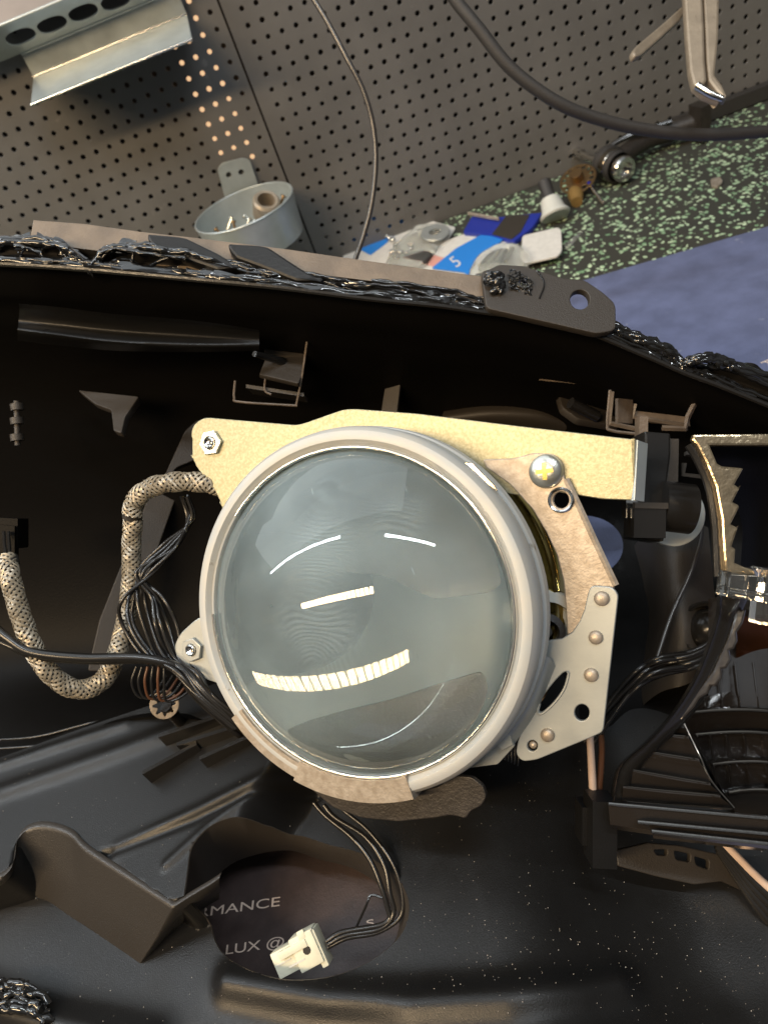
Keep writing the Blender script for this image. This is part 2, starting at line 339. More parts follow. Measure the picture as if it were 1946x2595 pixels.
MT['clear'] = glassy('clear_plastic', (0.97,0.98,0.97), 0.10, (0.7,0.7,0.66), 0.03, 1.15)
MT['clear2'] = glassy('clear_acrylic', (0.98,0.98,0.97), 0.02, (0.7,0.7,0.66), 0.0, 1.45)
MT['brass'] = material('brass', (0.24,0.15,0.07), 0.3, 0.9)
MT['brush'] = material('brass_wool', (0.28,0.17,0.05), 0.6, 0.3, bump=1.5, bscale=900)
MT['toolmetal'] = material('worn_tan_metal', (0.30,0.25,0.19), 0.45, 0.4, var=0.12, vscale=120, bump=0.2, bscale=600)
MT['lens_back'] = glassy('projector_glass_back', (0.965,0.985,0.98), 0.05, (0.6,0.7,0.72), 0.008, 1.52)
MT['lens'] = lens_mat([(tuple((mirror_dir(u, v)[0]-(LC-AXW*60))*S), r, a) for u, v, r, a in ((690,1190,0.012,0.10),(680,1370,0.013,0.10),(860,1120,0.009,0.07),(700,1060,0.008,0.05))])
MT['shade'] = material('grey_steel_shade', (0.11,0.115,0.11), 0.45, 0.3, var=0.25, vscale=60)
MT['bowl'] = material('bowl_satin', (0.72,0.78,0.78), 0.6, 0.0, bump=0.1, bscale=300)
MT['amber'] = material('amber_reflector', (0.10,0.035,0.012), 0.15, 0.8)
MT['bluetip'] = material('blue_anodised', (0.04,0.05,0.5), 0.3, 0.6)
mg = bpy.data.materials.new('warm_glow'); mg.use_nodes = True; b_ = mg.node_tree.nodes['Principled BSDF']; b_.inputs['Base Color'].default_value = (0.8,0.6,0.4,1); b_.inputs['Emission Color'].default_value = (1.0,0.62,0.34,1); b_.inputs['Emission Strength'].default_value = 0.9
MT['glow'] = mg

# ================================================================== SETTING
def quad(a, b, c, d): return np.array([a, b, c, d]), [(0, 1, 2, 3)]
struct('bench_top', quad((-900,-500,-1.0), (1300,-500,-1.0), (1300,YW+60,-1.0), (-900,YW+60,-1.0)), MT['bench'])
struct('wall', quad((-900,YW+70,-100), (1300,YW+70,-100), (1300,YW+70,900), (-900,YW+70,900)), MT['dark'])

# perforated panels -----------------------------------------------------------------------
pitch = 0.01665*YW
XS = PW(473, 0)[0]
XS = 0.5*(PW(473,0)[0]+PW(620,392)[0])
def peg_panel(x0, x1, hx, hz, z0, z1, hole_r=0.165, thick=1.0, skip=None):
    nx0 = math.ceil((x0+pitch*0.5-hx)/pitch); nx1 = math.floor((x1-pitch*0.5-hx)/pitch)
    nz0 = math.ceil((z0+pitch*0.5-hz)/pitch); nz1 = math.floor((z1-pitch*0.5-hz)/pitch)
    V = []; F = []; K = 12; r = hole_r*pitch; h = pitch/2
    for i in range(nx0, nx1+1):
        for j in range(nz0, nz1+1):
            cx, cz = hx+i*pitch, hz+j*pitch; n = len(V); rr = r*random.uniform(0.93, 1.06)
            for k in range(K):
                a = 2*math.pi*k/K; c, s = math.cos(a), math.sin(a); q = h/max(abs(c), abs(s))
                V.append((cx+q*c, YW, cz+q*s))
            V += [(cx+h*a, YW, cz+h*b) for a, b in ((1,1),(-1,1),(-1,-1),(1,-1))]
            for k in range(K): a = 2*math.pi*k/K; V.append((cx+rr*1.12*math.cos(a), YW, cz+rr*1.12*math.sin(a)))
            for k in range(K): a = 2*math.pi*k/K; V.append((cx+rr*math.cos(a), YW+0.25, cz+rr*math.sin(a)))
            for k in range(K): a = 2*math.pi*k/K; V.append((cx+rr*math.cos(a), YW+thick, cz+rr*math.sin(a)))
            for k in range(K):
                k2 = (k+1) % K; A, B, C, D = n+k, n+k2, n+K+4+k2, n+K+4+k
                corner = {1: 0, 4: 1, 7: 2, 10: 3}.get(k)
                if corner is not None: F.append((A, n+K+corner, B, C, D))
                else: F.append((A, B, C, D))
                for l in (1, 2): o = n+K+4+(l-1)*K; F.append((o+k, o+k2, o+K+k2, o+K+k))
    ax0, ax1 = hx+nx0*pitch-h, hx+nx1*pitch+h; az0, az1 = hz+nz0*pitch-h, hz+nz1*pitch+h
    for (a, b, c, d) in ((x0, ax0, z0, z1), (ax1, x1, z0, z1), (ax0, ax1, z0, az0), (ax0, ax1, az1, z1)):
        n = len(V); V += [(a, YW, c), (b, YW, c), (b, YW, d), (a, YW, d)]; F.append((n, n+1, n+2, n+3))
    return np.array(V), F, (nx0, nx1)
hR = PW(536, 54); hL = PW(44*1.0, 316.5)
lastcol = PW(416, 20)
V, F, _ = peg_panel(-460, XS-0.7, lastcol[0], hL[2], 2, 520)
part_v = V
po = solo('pegboard_panel', (V, F), MT['peg'], 'grey perforated steel wall panel left of the slanting seam', 'pegboard', 'perforated wall panels', smooth=20)
V, F, _ = peg_panel(XS+0.7, 900, hR[0], hR[2], 2, 520)
solo('pegboard_panel', (V, F), MT['peg'], 'grey perforated steel wall panel right of the slanting seam', 'pegboard', 'perforated wall panels', smooth=20)
ga = lastcol[0]
g0, g1 = PW(420, 5), PW(560, 360)
solo('glow_strip', box(((ga-0.95*pitch), YW+30, (g0[2]+g1[2])/2), (1,0,0), (0,1,0), (0,0,1), (3.2*pitch, 2, abs(g0[2]-g1[2])+10)), MT['glow'], 'warm light glowing behind the pegboard holes beside the seam', 'light strip')  # added emitter stands in for the lit wall behind; no lamp there

# mats ---------------------------------------------------------------------------------------
TP = lambda h: Plane((0, 100, h), (0, 0, 1))
def flat(outline, h, thick, bev=0.2): return plate(outline, TP(h+thick), thick, bev=bev)
sm = np.array([(-200, PT(600,600)[1]-150, 0.5)])
spk = Plane((0,0,3.0), (0,0,1))
solo('speckled_rubber_mat', plate([(-420,-60),(700,-60),(700,YW-3),(-420,YW-3)], Plane((0,0,3.0),(0,0,1)), 2.6, local=True), MT['speckle'], 'dark rubber bench mat speckled with green chips along the wall', 'rubber mat')
def blue_outline():
    a = PT(1180, 628, 5); b = PT(1680, 482, 5); dv = (b-a); far = b+dv*1.5; near = a-dv*1.6
    return [near[:2], far[:2], far[:2]+np.array([0,-520]), near[:2]+np.array([-60,-520])]
bo = blue_outline()
bp_ = Plane((0,0,5.0),(0,0,1))
def tolocal(pl, p): q = np.array([p[0], p[1], pl.o[2]])-pl.o; return (q@pl.x, q@pl.y)
bm = thing('work_mat', 'blue grey work mat under the right end of the headlight housing', 'work mat', (bo[0][0], bo[0][1], 3.4))
part('sheet', plate([tolocal(bp_, p) for p in bo], bp_, 1.5, local=True), MT['blue'], bm)
def table_text(s, a, b, hpx, h, shear=0.0, spacing=1.0):
    """text with baseline px a->b lying at height h"""
    A, B = PT(*a, h), PT(*b, h); T = PT(b[0]+hpx*math.sin(0), b[1]-hpx, h)
    V, F = text_vf(s, lambda x, y: (x, y, 0), 1.0, 0, shear, spacing); V = np.array(V); w = V[:,0].max(); x0 = V[:,0].min(); hh = V[:,1].max()
    ex = (B-A)/(w-x0); up = np.cross([0,0,1.0], (B-A)); up /= np.linalg.norm(up); tall = abs((T-B)@up)
    return np.array([A+ex*(v[0]-x0)+up*(v[1]/hh*tall) for v in V]), F
part('lettering', table_text('A', (1642,783), (1662,789), 15, 5.06), MT['ink'], bm)
# lettered sheet under the housing, darker than the work mat by its colour
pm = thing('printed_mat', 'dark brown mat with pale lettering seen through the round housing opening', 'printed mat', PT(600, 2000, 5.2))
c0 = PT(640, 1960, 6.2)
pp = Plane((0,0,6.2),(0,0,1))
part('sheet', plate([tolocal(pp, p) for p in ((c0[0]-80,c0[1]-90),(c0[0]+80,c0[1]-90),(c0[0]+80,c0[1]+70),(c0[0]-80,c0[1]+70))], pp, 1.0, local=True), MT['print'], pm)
part('lettering', table_text('PERFORMANCE', (302,2000), (604,1958), 20, 6.26), MT['ink'], pm)
part('lettering', table_text('D LUX @', (446,2069), (614,2045), 22, 6.26), MT['ink'], pm)
part('lettering', table_text('S', (792,2003), (808,2000), 14, 6.26), MT['ink'], pm)

# ================================================================== HEADLIGHT HOUSING
HZ = 35.0
hs = thing('headlight_housing', 'opened black plastic car headlight housing with torn sealant along its rim', 'headlight housing', PT(800, 1900, 8))
# --- floor as height field
def sdpoly(px, py, poly):
    poly = np.array(poly); n = len(poly); d = np.full(px.shape, 1e9); ins = np.zeros(px.shape, bool); gx = np.zeros(px.shape); gy = np.zeros(px.shape)
    for i in range(n):
        a, b = poly[i], poly[(i+1) % n]; ex, ey = b-a; wx, wy = px-a[0], py-a[1]
        t = np.clip((wx*ex+wy*ey)/(ex*ex+ey*ey+1e-9), 0, 1); qx, qy = wx-ex*t, wy-ey*t; dd = np.hypot(qx, qy); m = dd < d
        d = np.where(m, dd, d); gx = np.where(m, a[0]+ex*t, gx); gy = np.where(m, a[1]+ey*t, gy)
        c = ((a[1] > py) != (b[1] > py)) & (px < (b[0]-a[0])*(py-a[1])/(b[1]-a[1]+1e-12)+a[0]); ins ^= c
    return np.where(ins, d, -d), gx, gy
def dline(px, py, pts):
    pts = [np.array(p)[:2] for p in pts]; d = np.full(px.shape, 1e9)
    for a, b in zip(pts[:-1], pts[1:]):
        e_ = b-a; t = np.clip(((px-a[0])*e_[0]+(py-a[1])*e_[1])/(e_@e_), 0, 1); d = np.minimum(d, np.hypot(px-a[0]-e_[0]*t, py-a[1]-e_[1]*t))
    return d
sm_ = lambda x: np.clip(x, 0, 1)**2*(3-2*np.clip(x, 0, 1))
PH = 52.0
plat = [PT(u, v, PH)[:2] for u, v in rpoly([(-420,2050),(-60,1915),(8,1893),(28,1868),(36,1822),(58,1797),(98,1790),(150,1806),(188,1842),(372,1962),(452,1915),(620,1900),(900,1750),(1000,1400),(-420,1400)], 14)]
l2 = [PT(445,1930,PH)[:2], PT(560,1770,42)[:2], PT(800,1440,40)[:2]]
holepx = catmull([(445,1925),(455,1868),(500,1822),(560,1800),(625,1792),(665,1800),(700,1812),(770,1830),(830,1866),(864,1908),(874,1955),(858,2005),(815,2048),(752,2084),(680,2108),(600,2112),(520,2086),(462,2046),(440,1990),(445,1925)], 6)[:-1]
hole = np.array([PT(u, v, 40)[:2] for u, v in holepx])
XA, XB = PT(-260,1900,HZ)[0]-75, PT(1900,1900,HZ)[0]+40
XS0 = PT(1000,1800,HZ)[0]
YA, YB = PT(800,2440,HZ)[1]-4, PT(800,1480,HZ)[1]+10
st = 0.6
gx, gy = np.meshgrid(np.arange(XA, XB, st), np.arange(YA, YB, st), indexing='ij')
sd, qx, qy = sdpoly(gx, gy, hole)
near = np.abs(sd) < st*0.62
X_ = np.where(near, qx, gx); Y_ = np.where(near, qy, gy)
sp_, _, _ = sdpoly(X_, Y_, plat)
side = dline(X_, Y_, l2)
# signed distance left of l2
a_, b_ = l2[0], l2[-1]; nn_ = np.array([-(b_-a_)[1], (b_-a_)[0]]); nn_ /= np.linalg.norm(nn_); sgn = (X_-a_[0])*nn_[0]+(Y_-a_[1])*nn_[1]
fade = sm_((sgn+6)/12.0)
slope_ = 22*sm_((X_-XS0)/55.0)
plb = [PT(u, v, HZ)[:2] for u, v in [(-420,2090),(-60,1950),(15,1936),(60,1938),(108,1952),(200,2012),(303,2086),(312,2078),(376,1990),(445,1935),(620,1925),(905,1760),(1000,1400),(-420,1400)]]
spb, _, _ = sdpoly(X_, Y_, plb); rmp = np.clip((sp_-0.1)/0.5, 0, 1)
Hh = HZ-slope_ + (PH-HZ)*rmp*fade
def ridge(pts, w, h, z=HZ):
    global Hh
    d = dline(X_, Y_, [PT(u, v, z) for u, v in pts]); Hh = Hh + h*np.exp(-(d/w)**2)
ridge([(-40,1760),(250,1660),(520,1560)], 3.2, 1.4, 44); ridge([(-40,1700),(300,1590)], 2.0, 1.0, 44)
ridge([(215,1850),(420,1770),(640,1665)], 1.5, -1.6, PH); ridge([(250,1835),(430,1755),(640,1648)], 2.2, 1.2, PH)
ridge([(390,1890),(480,1810),(640,1690),(720,1650)], 1.6, 0.9, 44)
ridge([(500,2125),(700,2160),(900,2172),(1100,2160),(1250,2128),(1330,2100)], 4.5, 3.6)
ridge([(-40,2165),(120,2215),(330,2260)], 5.0, 5.0)
ridge([(900,2260),(1300,2250),(1700,2230)], 9.0, 3.0)
#ridge([(1105,1965),(1095,2010),(1070,2050)], 2.2, 0.35)
und = 0.5*np.sin(X_*0.06+0.4)*np.cos(Y_*0.05)+0.35*np.sin(X_*0.021-Y_*0.035)
for _ in range(1):
    Hh[1:-1,1:-1] = (Hh[1:-1,1:-1]*4+Hh[:-2,1:-1]+Hh[2:,1:-1]+Hh[1:-1,:-2]+Hh[1:-1,2:])/8
Hh = Hh+und
Hh += 0.0025*np.clip(YA+45-Y_, 0, 99)**2*0
nxg, nyg = X_.shape
Vf = np.stack([X_, Y_, Hh], -1).reshape(-1, 3); Ff = []
cxs = (X_[:-1,:-1]+X_[1:,:-1]+X_[:-1,1:]+X_[1:,1:])/4; cys = (Y_[:-1,:-1]+Y_[1:,:-1]+Y_[:-1,1:]+Y_[1:,1:])/4
sc_, _, _ = sdpoly(cxs, cys, hole)
for i in range(nxg-1):
    for j in range(nyg-1):
        if sc_[i, j] < 0.0: Ff.append((i*nyg+j, (i+1)*nyg+j, (i+1)*nyg+j+1, i*nyg+j+1))
fl = part('lower_shell', (Vf, Ff), MT['black'], hs, 50)
def floor_h(x, y):
    i = int(np.clip(round((x-XA)/st), 0, nxg-1)); j = int(np.clip(round((y-YA)/st), 0, nyg-1)); return Hh[i, j]
# crisp moulded face under the step edge
TT = catmull([(-60,1915,0),(-10,1903,0),(14,1890,0),(28,1868,0),(36,1822,0),(58,1797,0),(98,1790,0),(150,1806,0),(188,1842,0),(280,1902,0),(366,1958,0)], 6)
BB = catmull([(-60,1950,0),(-10,1942,0),(14,1938,0),(34,1936,0),(52,1936,0),(78,1939,0),(106,1948,0),(150,1978,0),(190,2004,0),(250,2046,0),(303,2084,0)], 6)
def face(T, B):
    rws = []
    n = len(T)
    def pin(u, v, w, h): return PT(u+(8*w), v-14*w, h)
    rws.append([pin(u, v, 1.0, 0) for u, v, _ in T])
    rws[0] = [PT(u+5, v-15, PH-0.35) for u, v, _ in T]
    rws.append([PT(u+2, v-8, PH+0.28) for u, v, _ in T]); rws.append([PT(u, v-2, PH+0.22) for u, v, _ in T]); rws.append([PT(u-1, v+5, PH-0.5) for u, v, _ in T])
    rws.append([0.5*PT(u, v, PH)+0.5*PT(a, b, HZ)+np.array([0,0,-0.4]) for (u, v, _), (a, b, _) in zip(T, B)])
    rws.append([PT(a, b-5, HZ+0.8) for a, b, _ in B]); rws.append([PT(a, b+3, HZ-0.9) for a, b, _ in B])
    C = np.array(rws); a, b = C.shape[:2]; f = []
    for i in range(a-1):
        for j in range(b-1): f.append((i*b+j, (i+1)*b+j, (i+1)*b+j+1, i*b+j+1))
    return C.reshape(-1, 3), f
part('step_face', face(TT, BB), MT['blackm2'], hs, 50)
T2 = catmull([(366,1958,0),(376,1961,0),(410,1940,0),(452,1915,0),(474,1900,0)], 5); B2 = catmull([(303,2084,0),(312,2078,0),(372,2016,0),(440,1962,0),(474,1940,0)], 5)
part('step_face', face(T2, B2), MT['blackm2'], hs, 50)
# collar of the opening
VV = []; FF = []; n_ = len(hole); cc = hole.mean(axis=0)
low = [PT(u-8-0.02*(u-650), v+46-(0.10*(v-1950) if v > 1950 else 0), 22) for u, v in holepx]
for k, p in enumerate(hole):
    hgt = floor_h(*p); o = (p-cc)/np.linalg.norm(p-cc); q = low[k]
    VV += [(*(p+o*0.25), hgt-0.25), (*(p-o*0.05), hgt+0.05), (*(p-o*0.25), hgt-0.3), tuple(0.5*(np.array((*(p-o*0.3), hgt))+q)), tuple(q), (*(q[:2]+o*1.0), 20)]
for k in range(n_):
    for l in range(5): a = k*6+l; b = ((k+1) % n_)*6+l; FF.append((a, b, b+1, a+1))
part('opening_collar', (np.array(VV), FF), MT['blackm'], hs, 40)
# --- back cavity shell
cols = [-420, 200, 560, 900, 1250, 1500, 1800]
top = [(-420,545),(200,588),(560,616),(900,652),(1250,712),(1500,800),(1800,905)]
def row(dv, zs):
    zs = zs if isinstance(zs, (list, tuple)) else [zs]*7
    return [P(u, v+dv, z) for (u, v), z in zip(top, zs)]
def rowa(vs, zs): return [P(u, v, z) for u, v, z in zip(cols, vs, zs)]
rows = [row(0, 236), row(12, 240), row(60, 247), row(110, 258),
        rowa([820,850,880,900,930,980,1060], [285,287,290,292,284,270,258]),
        rowa([1150,1150,1150,1150,1150,1170,1200], [312,314,316,314,298,276,262]),
        rowa([1440,1440,1440,1440,1440,1450,1450], [318,314,306,292,270,256,243])]
def vY(u, h):
    a, b = 1000.0, 2600.0
    for _ in range(40):
        m = (a+b)/2
        if PT(u, m, h)[1] > YB-1.5: a = m
        else: b = m
    return max(a, 1570.0)
last = []
for u in cols:
    h = HZ
    for _ in range(6): q = PT(u, vY(u, h), h); h = floor_h(q[0], q[1])-0.3
    last.append(q)
rows.append(last)
Vb, Fb = loft(rows, 26, 34)
def pxof(p):
    q = M.T @ (np.array(p)-EYE); return CX+q[0]/q[2]*FD, CY+q[1]/q[2]*FD
for k in range(len(Vb)):
    u, v = pxof(Vb[k]); e_ = math.hypot((u-1262)/84, (v-1180)/66)
    if 0.86 < e_ < 1.12 and v < 1228:
        q = M.T @ (Vb[k]-EYE); Vb[k] = P(1262+(u-1262)/e_, 1180+(v-1180)/e_, q[2])
keep = []
for f in Fb:
    c = Vb[list(f)].mean(axis=0); u, v = pxof(c)
    if math.hypot((u-1262)/84, (v-1180)/66) < 1 and v < 1222: continue
    keep.append(f)
part('rear_shell', (Vb, keep), MT['shell'], hs, 50)
# long concave recess under the rim (catches the lamp)
rec = [[P(40,655,238), P(120,662,237), P(250,678,238), P(420,692,242), P(560,712,247)],
       [P(42,668,243), P(120,675,242), P(250,690,243), P(420,704,246), P(560,718,249)],
       [P(40,695,246), P(120,702,246), P(250,715,247), P(420,725,249), P(560,732,251)],
       [P(38,712,242), P(120,722,241), P(250,738,243), P(420,746,247), P(560,746,251)],
       [P(38,735,251), P(120,745,250), P(250,757,251), P(420,760,252), P(560,757,254)]]
part('rim_recess', loft(rec, 6, 6), MT['black'], hs, 60)
# rim: tan outer flange, channel, lips
def strip(topl, botl, z, thick, mat, name, nrm=None, label=None):
    pl = Plane(P(topl[0][0], topl[0][1], z), nrm if nrm is not None else M @ np.array([0, -0.25, -0.97]))
    return part(name, plate(list(topl)+list(botl)[::-1], pl, thick, bev=0.3), mat, hs, 30, label)
strip([(72,474),(180,482),(310,500),(420,512),(620,537),(800,563),(960,585),(1044,596)], [(62,530),(180,560),(310,570),(420,590),(620,605),(800,620),(960,640),(1050,655)], 247, 2.2, MT['flange'], 'rim_flange', label='tan grey outer flange behind the sealant')
strip([(-60,505),(75,512),(140,530)], [(-60,560),(75,570),(140,580)], 246, 2.2, MT['flange'], 'rim_flange')
tabpl = Plane(P(1180,620,236), M @ np.array([0.02,-0.35,-0.93]))
part('mounting_tab', plate(rpoly([(1040,585),(1058,580),(1078,570),(1130,573),(1180,588),(1215,600),(1262,603),(1302,630),(1330,655),(1331,712),(1290,720),(1050,665)], 12), tabpl, 2.6, [circ(1253,646,21), circ(1131,612,12)], bev=0.35), MT['blackm'], hs, 30, 'dark mounting tab with two round holes')
part('tab_boss', lathe([(2.3,-0.4),(2.3,0.9),(1.7,0.9),(1.6,-2.0)], tabpl.hit(1131,612), tabpl.n, 24), MT['chromeb'], hs)
part('tab_rib', tube([tabpl.hit(1160,585)+tabpl.n*0.2, tabpl.hit(1175,612)+tabpl.n*0.2, tabpl.hit(1165,645)+tabpl.n*0.2], 0.3, 6), MT['black_s'], hs)
for pts in ([(318,503),(385,509),(402,512),(470,545),(520,575),(470,582),(395,556),(332,532),(318,515)], [(492,524),(560,528),(580,532),(650,578),(700,605),(640,606),(570,578),(510,556),(494,536)]):
    part('rim_clip', plate(rpoly(pts, 5), Plane(P(400,540,239), M @ np.array([0,-0.25,-0.97])), 5, bev=0.9), MT['hose2'], hs)
lo = [(-60,562),(100,570),(250,582),(420,598),(600,615),(800,640),(950,655),(1040,668),(1130,680),(1250,705),(1400,765),(1480,800),(1560,830),(1720,895)]
up = [(-60,520),(100,528),(250,545),(420,560),(600,582),(800,606),(950,628),(1040,645),(1130,658),(1250,680),(1400,745),(1480,785),(1560,800),(1720,850)]
part('rim_channel', loft([[P(u,v,239.5) for u,v in up], [P(u,(v+w)/2,243) for (u,v),(_,w) in zip(up,lo)], [P(u,v,238) for u,v in lo]], 4, 4), MT['dark'], hs, 40)
part('rim_lip', tube([P(u,v+5,235.5) for u,v in lo], 0.9, 8, 6), MT['black_s'], hs)
# sealant
def wob(pts, amp, fr, seed, n=10):
    p = catmull(pts, n); out = []
    for i, q in enumerate(p):
        s_ = Vector((i*fr+seed*9.7, seed*3.1, 0.5)); nv = mnoise.noise_vector(s_)+0.5*mnoise.noise_vector(s_*2.3)
        out.append(q+np.array(nv)*amp)
    return np.array(out)
seal = []
def strand(pts, r0, amp, fr, seed, sides=8, n=10):
    p = wob(pts, amp, fr, seed, n); rr = [max(0.12, r0*(1+0.45*mnoise.noise(Vector((i*fr*0.9, seed*5.5, 2))))) for i in range(len(p))]
    v, f = tube(p, rr, sides, 0); 
    # lumpy
    nv = np.array([mnoise.noise_vector(Vector(q*0.55)) for q in v]); seal.append((v+nv*r0*0.25, f))
for k in range(3): strand([P(u, v-4+3*(k%3)-4, 235.5+k*0.7) for u, v in lo], 0.5, 0.7, 0.10, k, n=26)
for k in range(2): strand([P(u, v-3+3*k, 240+k*0.6) for u, v in up[5:]], 0.6, 0.9, 0.09, 20+k, n=22)
hump = [(-40,520),(20,518),(80,520),(125,528),(160,548),(190,572),(205,570),(225,545),(260,530),(310,535),(360,540),(400,545),(450,562)]
for k in range(4): strand([P(u, v+random.uniform(-5,5), 238+k*0.8) for u, v in hump], 0.9 if k < 3 else 0.4, 0.8, 0.12, 30+k, n=12)
for k in range(4): strand([P(u, v+random.uniform(-5,5), 238+k*0.6) for u, v in [(440,560),(520,575),(600,590),(680,596),(760,612),(860,625),(960,640),(1040,650)]], 0.6, 0.9, 0.2, 45+k, n=14)
for (a, b) in [((28,522),(45,562)),((60,525),(40,560)),((125,535),(165,580)),((150,545),(215,588)),((165,548),(195,590)),((232,545),(190,585)),((290,548),(287,580)),((365,556),(315,580)),((470,566),(482,600)),((478,572),(480,604)),((560,588),(548,612)),((715,606),(700,628)),((640,590),(700,622)),((650,590),(760,632)),((665,592),(820,640)),((945,632),(905,662)),((1240,700),(1310,735)),((1340,720),(1420,782)),((1350,718),(1400,775)),((1380,740),(1440,790)),((1110,680),(1160,664)),((1160,700),(1200,690))]:
    m_ = ((a[0]+b[0])/2+random.uniform(-5,5), (a[1]+b[1])/2+random.uniform(-2,5)); strand([P(*a,238), P(*m_,238.5), P(*b,236)], random.choice([0.18,0.3,0.6]), 0.2, 0.2, random.random()*50, n=10)
for k in range(4): strand([P(1050,600+4*k,234), P(1062,588+6*k,233), P(1085,600+8*k,233.5), P(1065,630,234)], 0.9, 0.8, 0.3, 60+k, n=10)
for k in range(5): strand([P(1480,776+3*k,234), P(1510,768+3*k,232), P(1560,772+4*k,233), P(1600,790+4*k,234), P(1700,820+6*k,235)], 0.9, 0.9, 0.3, 70+k, n=10)
for k in range(4): strand([P(1320,700+4*k,235), P(1360,715+5*k,235), P(1420,738+5*k,235), P(1465,765+5*k,236), P(1478,800,236)], 0.9, 0.8, 0.3, 80+k, n=10)
for k in range(5): strand([P(1100,580+10*k,234.5), P(1122,590+9*k,235.2), P(1150,606+10*k,235)], 0.25, 1.2, 0.5, 90+k, n=12)
def smear(line, w0, w1, z, amp, seed, n=20, m=8):
    c = catmull([(u, v, z) for u, v in line], n); V = []; F = []
    for i, (u, v, zz) in enumerate(c):
        wv = 0.6+0.9*max(-0.3, mnoise.noise(Vector((i*0.13, seed, 1)))+0.3)
        for k in range(m+1):
            t = k/m; vv = v+(w0+(w1-w0)*t)*wv; q = P(u, vv, zz-1.3*math.sin(math.pi*t))
            nv = mnoise.noise_vector(Vector((i*0.16+seed, k*0.45, seed)))+0.35*mnoise.noise_vector(Vector((i*0.25, k*0.9, seed)))
            V.append(q+np.array(nv)*amp)
    for i in range(len(c)-1):
        for k in range(m):
            if mnoise.noise(Vector((i*0.22, k*0.15, seed+7))) < -0.38: continue
            a = i*(m+1)+k; F.append((a, a+1, a+m+2, a+m+1))
    return np.array(V), F
seal.append(smear(lo, -13, 5, 236, 0.75, 3.3)); seal.append(smear(lo, -20, -4, 239, 0.9, 8.1))
seal.append(smear(hump, -9, 11, 239, 0.8, 5.2, 14)); seal.append(smear(hump, -14, 20, 241.5, 1.2, 6.6, 14))
seal.append(smear([(1340,705),(1400,740),(1450,765),(1480,790),(1520,775),(1580,782),(1660,815),(1740,850)], -12, 16, 236, 1.0, 9.4, 14))
seal.append(smear([(460,566),(560,588),(640,598),(720,606),(860,626),(960,642),(1060,652)], -6, 9, 239, 0.8, 11.4, 14))
for pts, w in (([(30,530),(60,535),(90,548)],9),([(150,540),(180,560),(205,580)],11),([(205,560),(190,580),(200,592)],9),([(215,545),(250,536),(300,545)],8),([(300,545),(360,552),(400,558)],7),([(985,640),(1040,655),(1100,668)],8),([(1190,690),(1260,706),(1330,735)],8),([(1350,715),(1410,742),(1470,780)],10),([(1510,772),(1570,784),(1640,812)],10)):
    c = catmull([(u, v, 236.5) for u, v in pts], 10); V = []; F = []
    for i, (u, v, zz) in enumerate(c):
        ww = w*(0.45+0.55*abs(2*i/(len(c)-1)-1)**1.3)
        for k in range(7): t = k/6-0.5; V.append(P(u+t*ww*0.4, v+t*2*ww, zz-1.6*math.cos(t*math.pi)+0.3*math.sin(i*0.9+k)))
    for i in range(len(c)-1):
        for k in range(6): a = i*7+k; F.append((a, a+1, a+8, a+7))
    seal.append((np.array(V), F))
part('sealant', join(*seal), MT['seal'], hs, 60, 'glossy black torn strings of butyl sealant')
# ---- bits inside the cavity
def pk(name, pts, z, nrm, thick, mat, r=4, holes=(), parent=None, bev=0.3, label=None):
    c = np.mean(np.array(pts), axis=0); return part(name, plate(rpoly(pts, r) if r else pts, Plane(P(c[0], c[1], z), M @ np.array(nrm, float)), thick, holes, bev), mat, parent or hs, 30, label)
pk('inner_bracket', [(568,742),(662,740),(656,800),(645,828),(560,808),(575,770)], 262, (0.1,-0.5,-0.85), 2, MT['blackm'], 3)
part('bracket_edge', join(tube([P(663,738,258),P(652,815,260),P(640,875,263)], 0.35, 6), tube([P(575,806,262),P(572,842,262),P(586,852,262)], 0.35, 6), tube([P(508,822,262),P(506,858,262),P(520,868,262),P(642,876,263)], 0.4, 6)), MT['tan'], hs)
part('bracket_pin', tube([P(550,764,250), P(610,780,262)], [1.0,1.5], 12), MT['black_s'], hs)
part('bracket_side', join(box(P(600,850,270), M@np.array([1,.15,0]), M@np.array([0,1,0]), M@np.array([0,0,1.]), (20, 1.2, 14))), MT['blackm'], hs)
pk('cavity_fin', [(168,842),(300,856),(270,900),(262,935),(245,930),(240,885),(205,872)], 272, (-0.2,-0.5,-0.85), 3, MT['blackm'], 5)
pk('cavity_rib', [(440,895),(540,900),(500,960),(380,1010),(360,1040),(350,1040),(400,930)], 290, (0.35,-0.3,-0.88), 4, MT['blackm'], 8)
pk('cavity_rib', [(380,925),(440,905),(300,1300),(230,1450),(190,1450),(215,1340)], 300, (0.35,-0.2,-0.88), 4, MT['blackm'], 8)
pk('cavity_rib', [(838,790),(868,795),(856,900),(822,895)], 280, (-0.5,-0.1,-0.85), 1.5, MT['blackm'], 2)
pk('cavity_ledge', [(1160,793),(1345,812),(1340,832),(1165,815)], 262, (0,-0.8,-0.6), 1.2, MT['tan'], 2)
part('rib_edge', tube([P(1318,842,250),P(1312,915,252),P(1322,930,252),P(1385,938,252)], 0.55, 6), MT['tan'], hs)
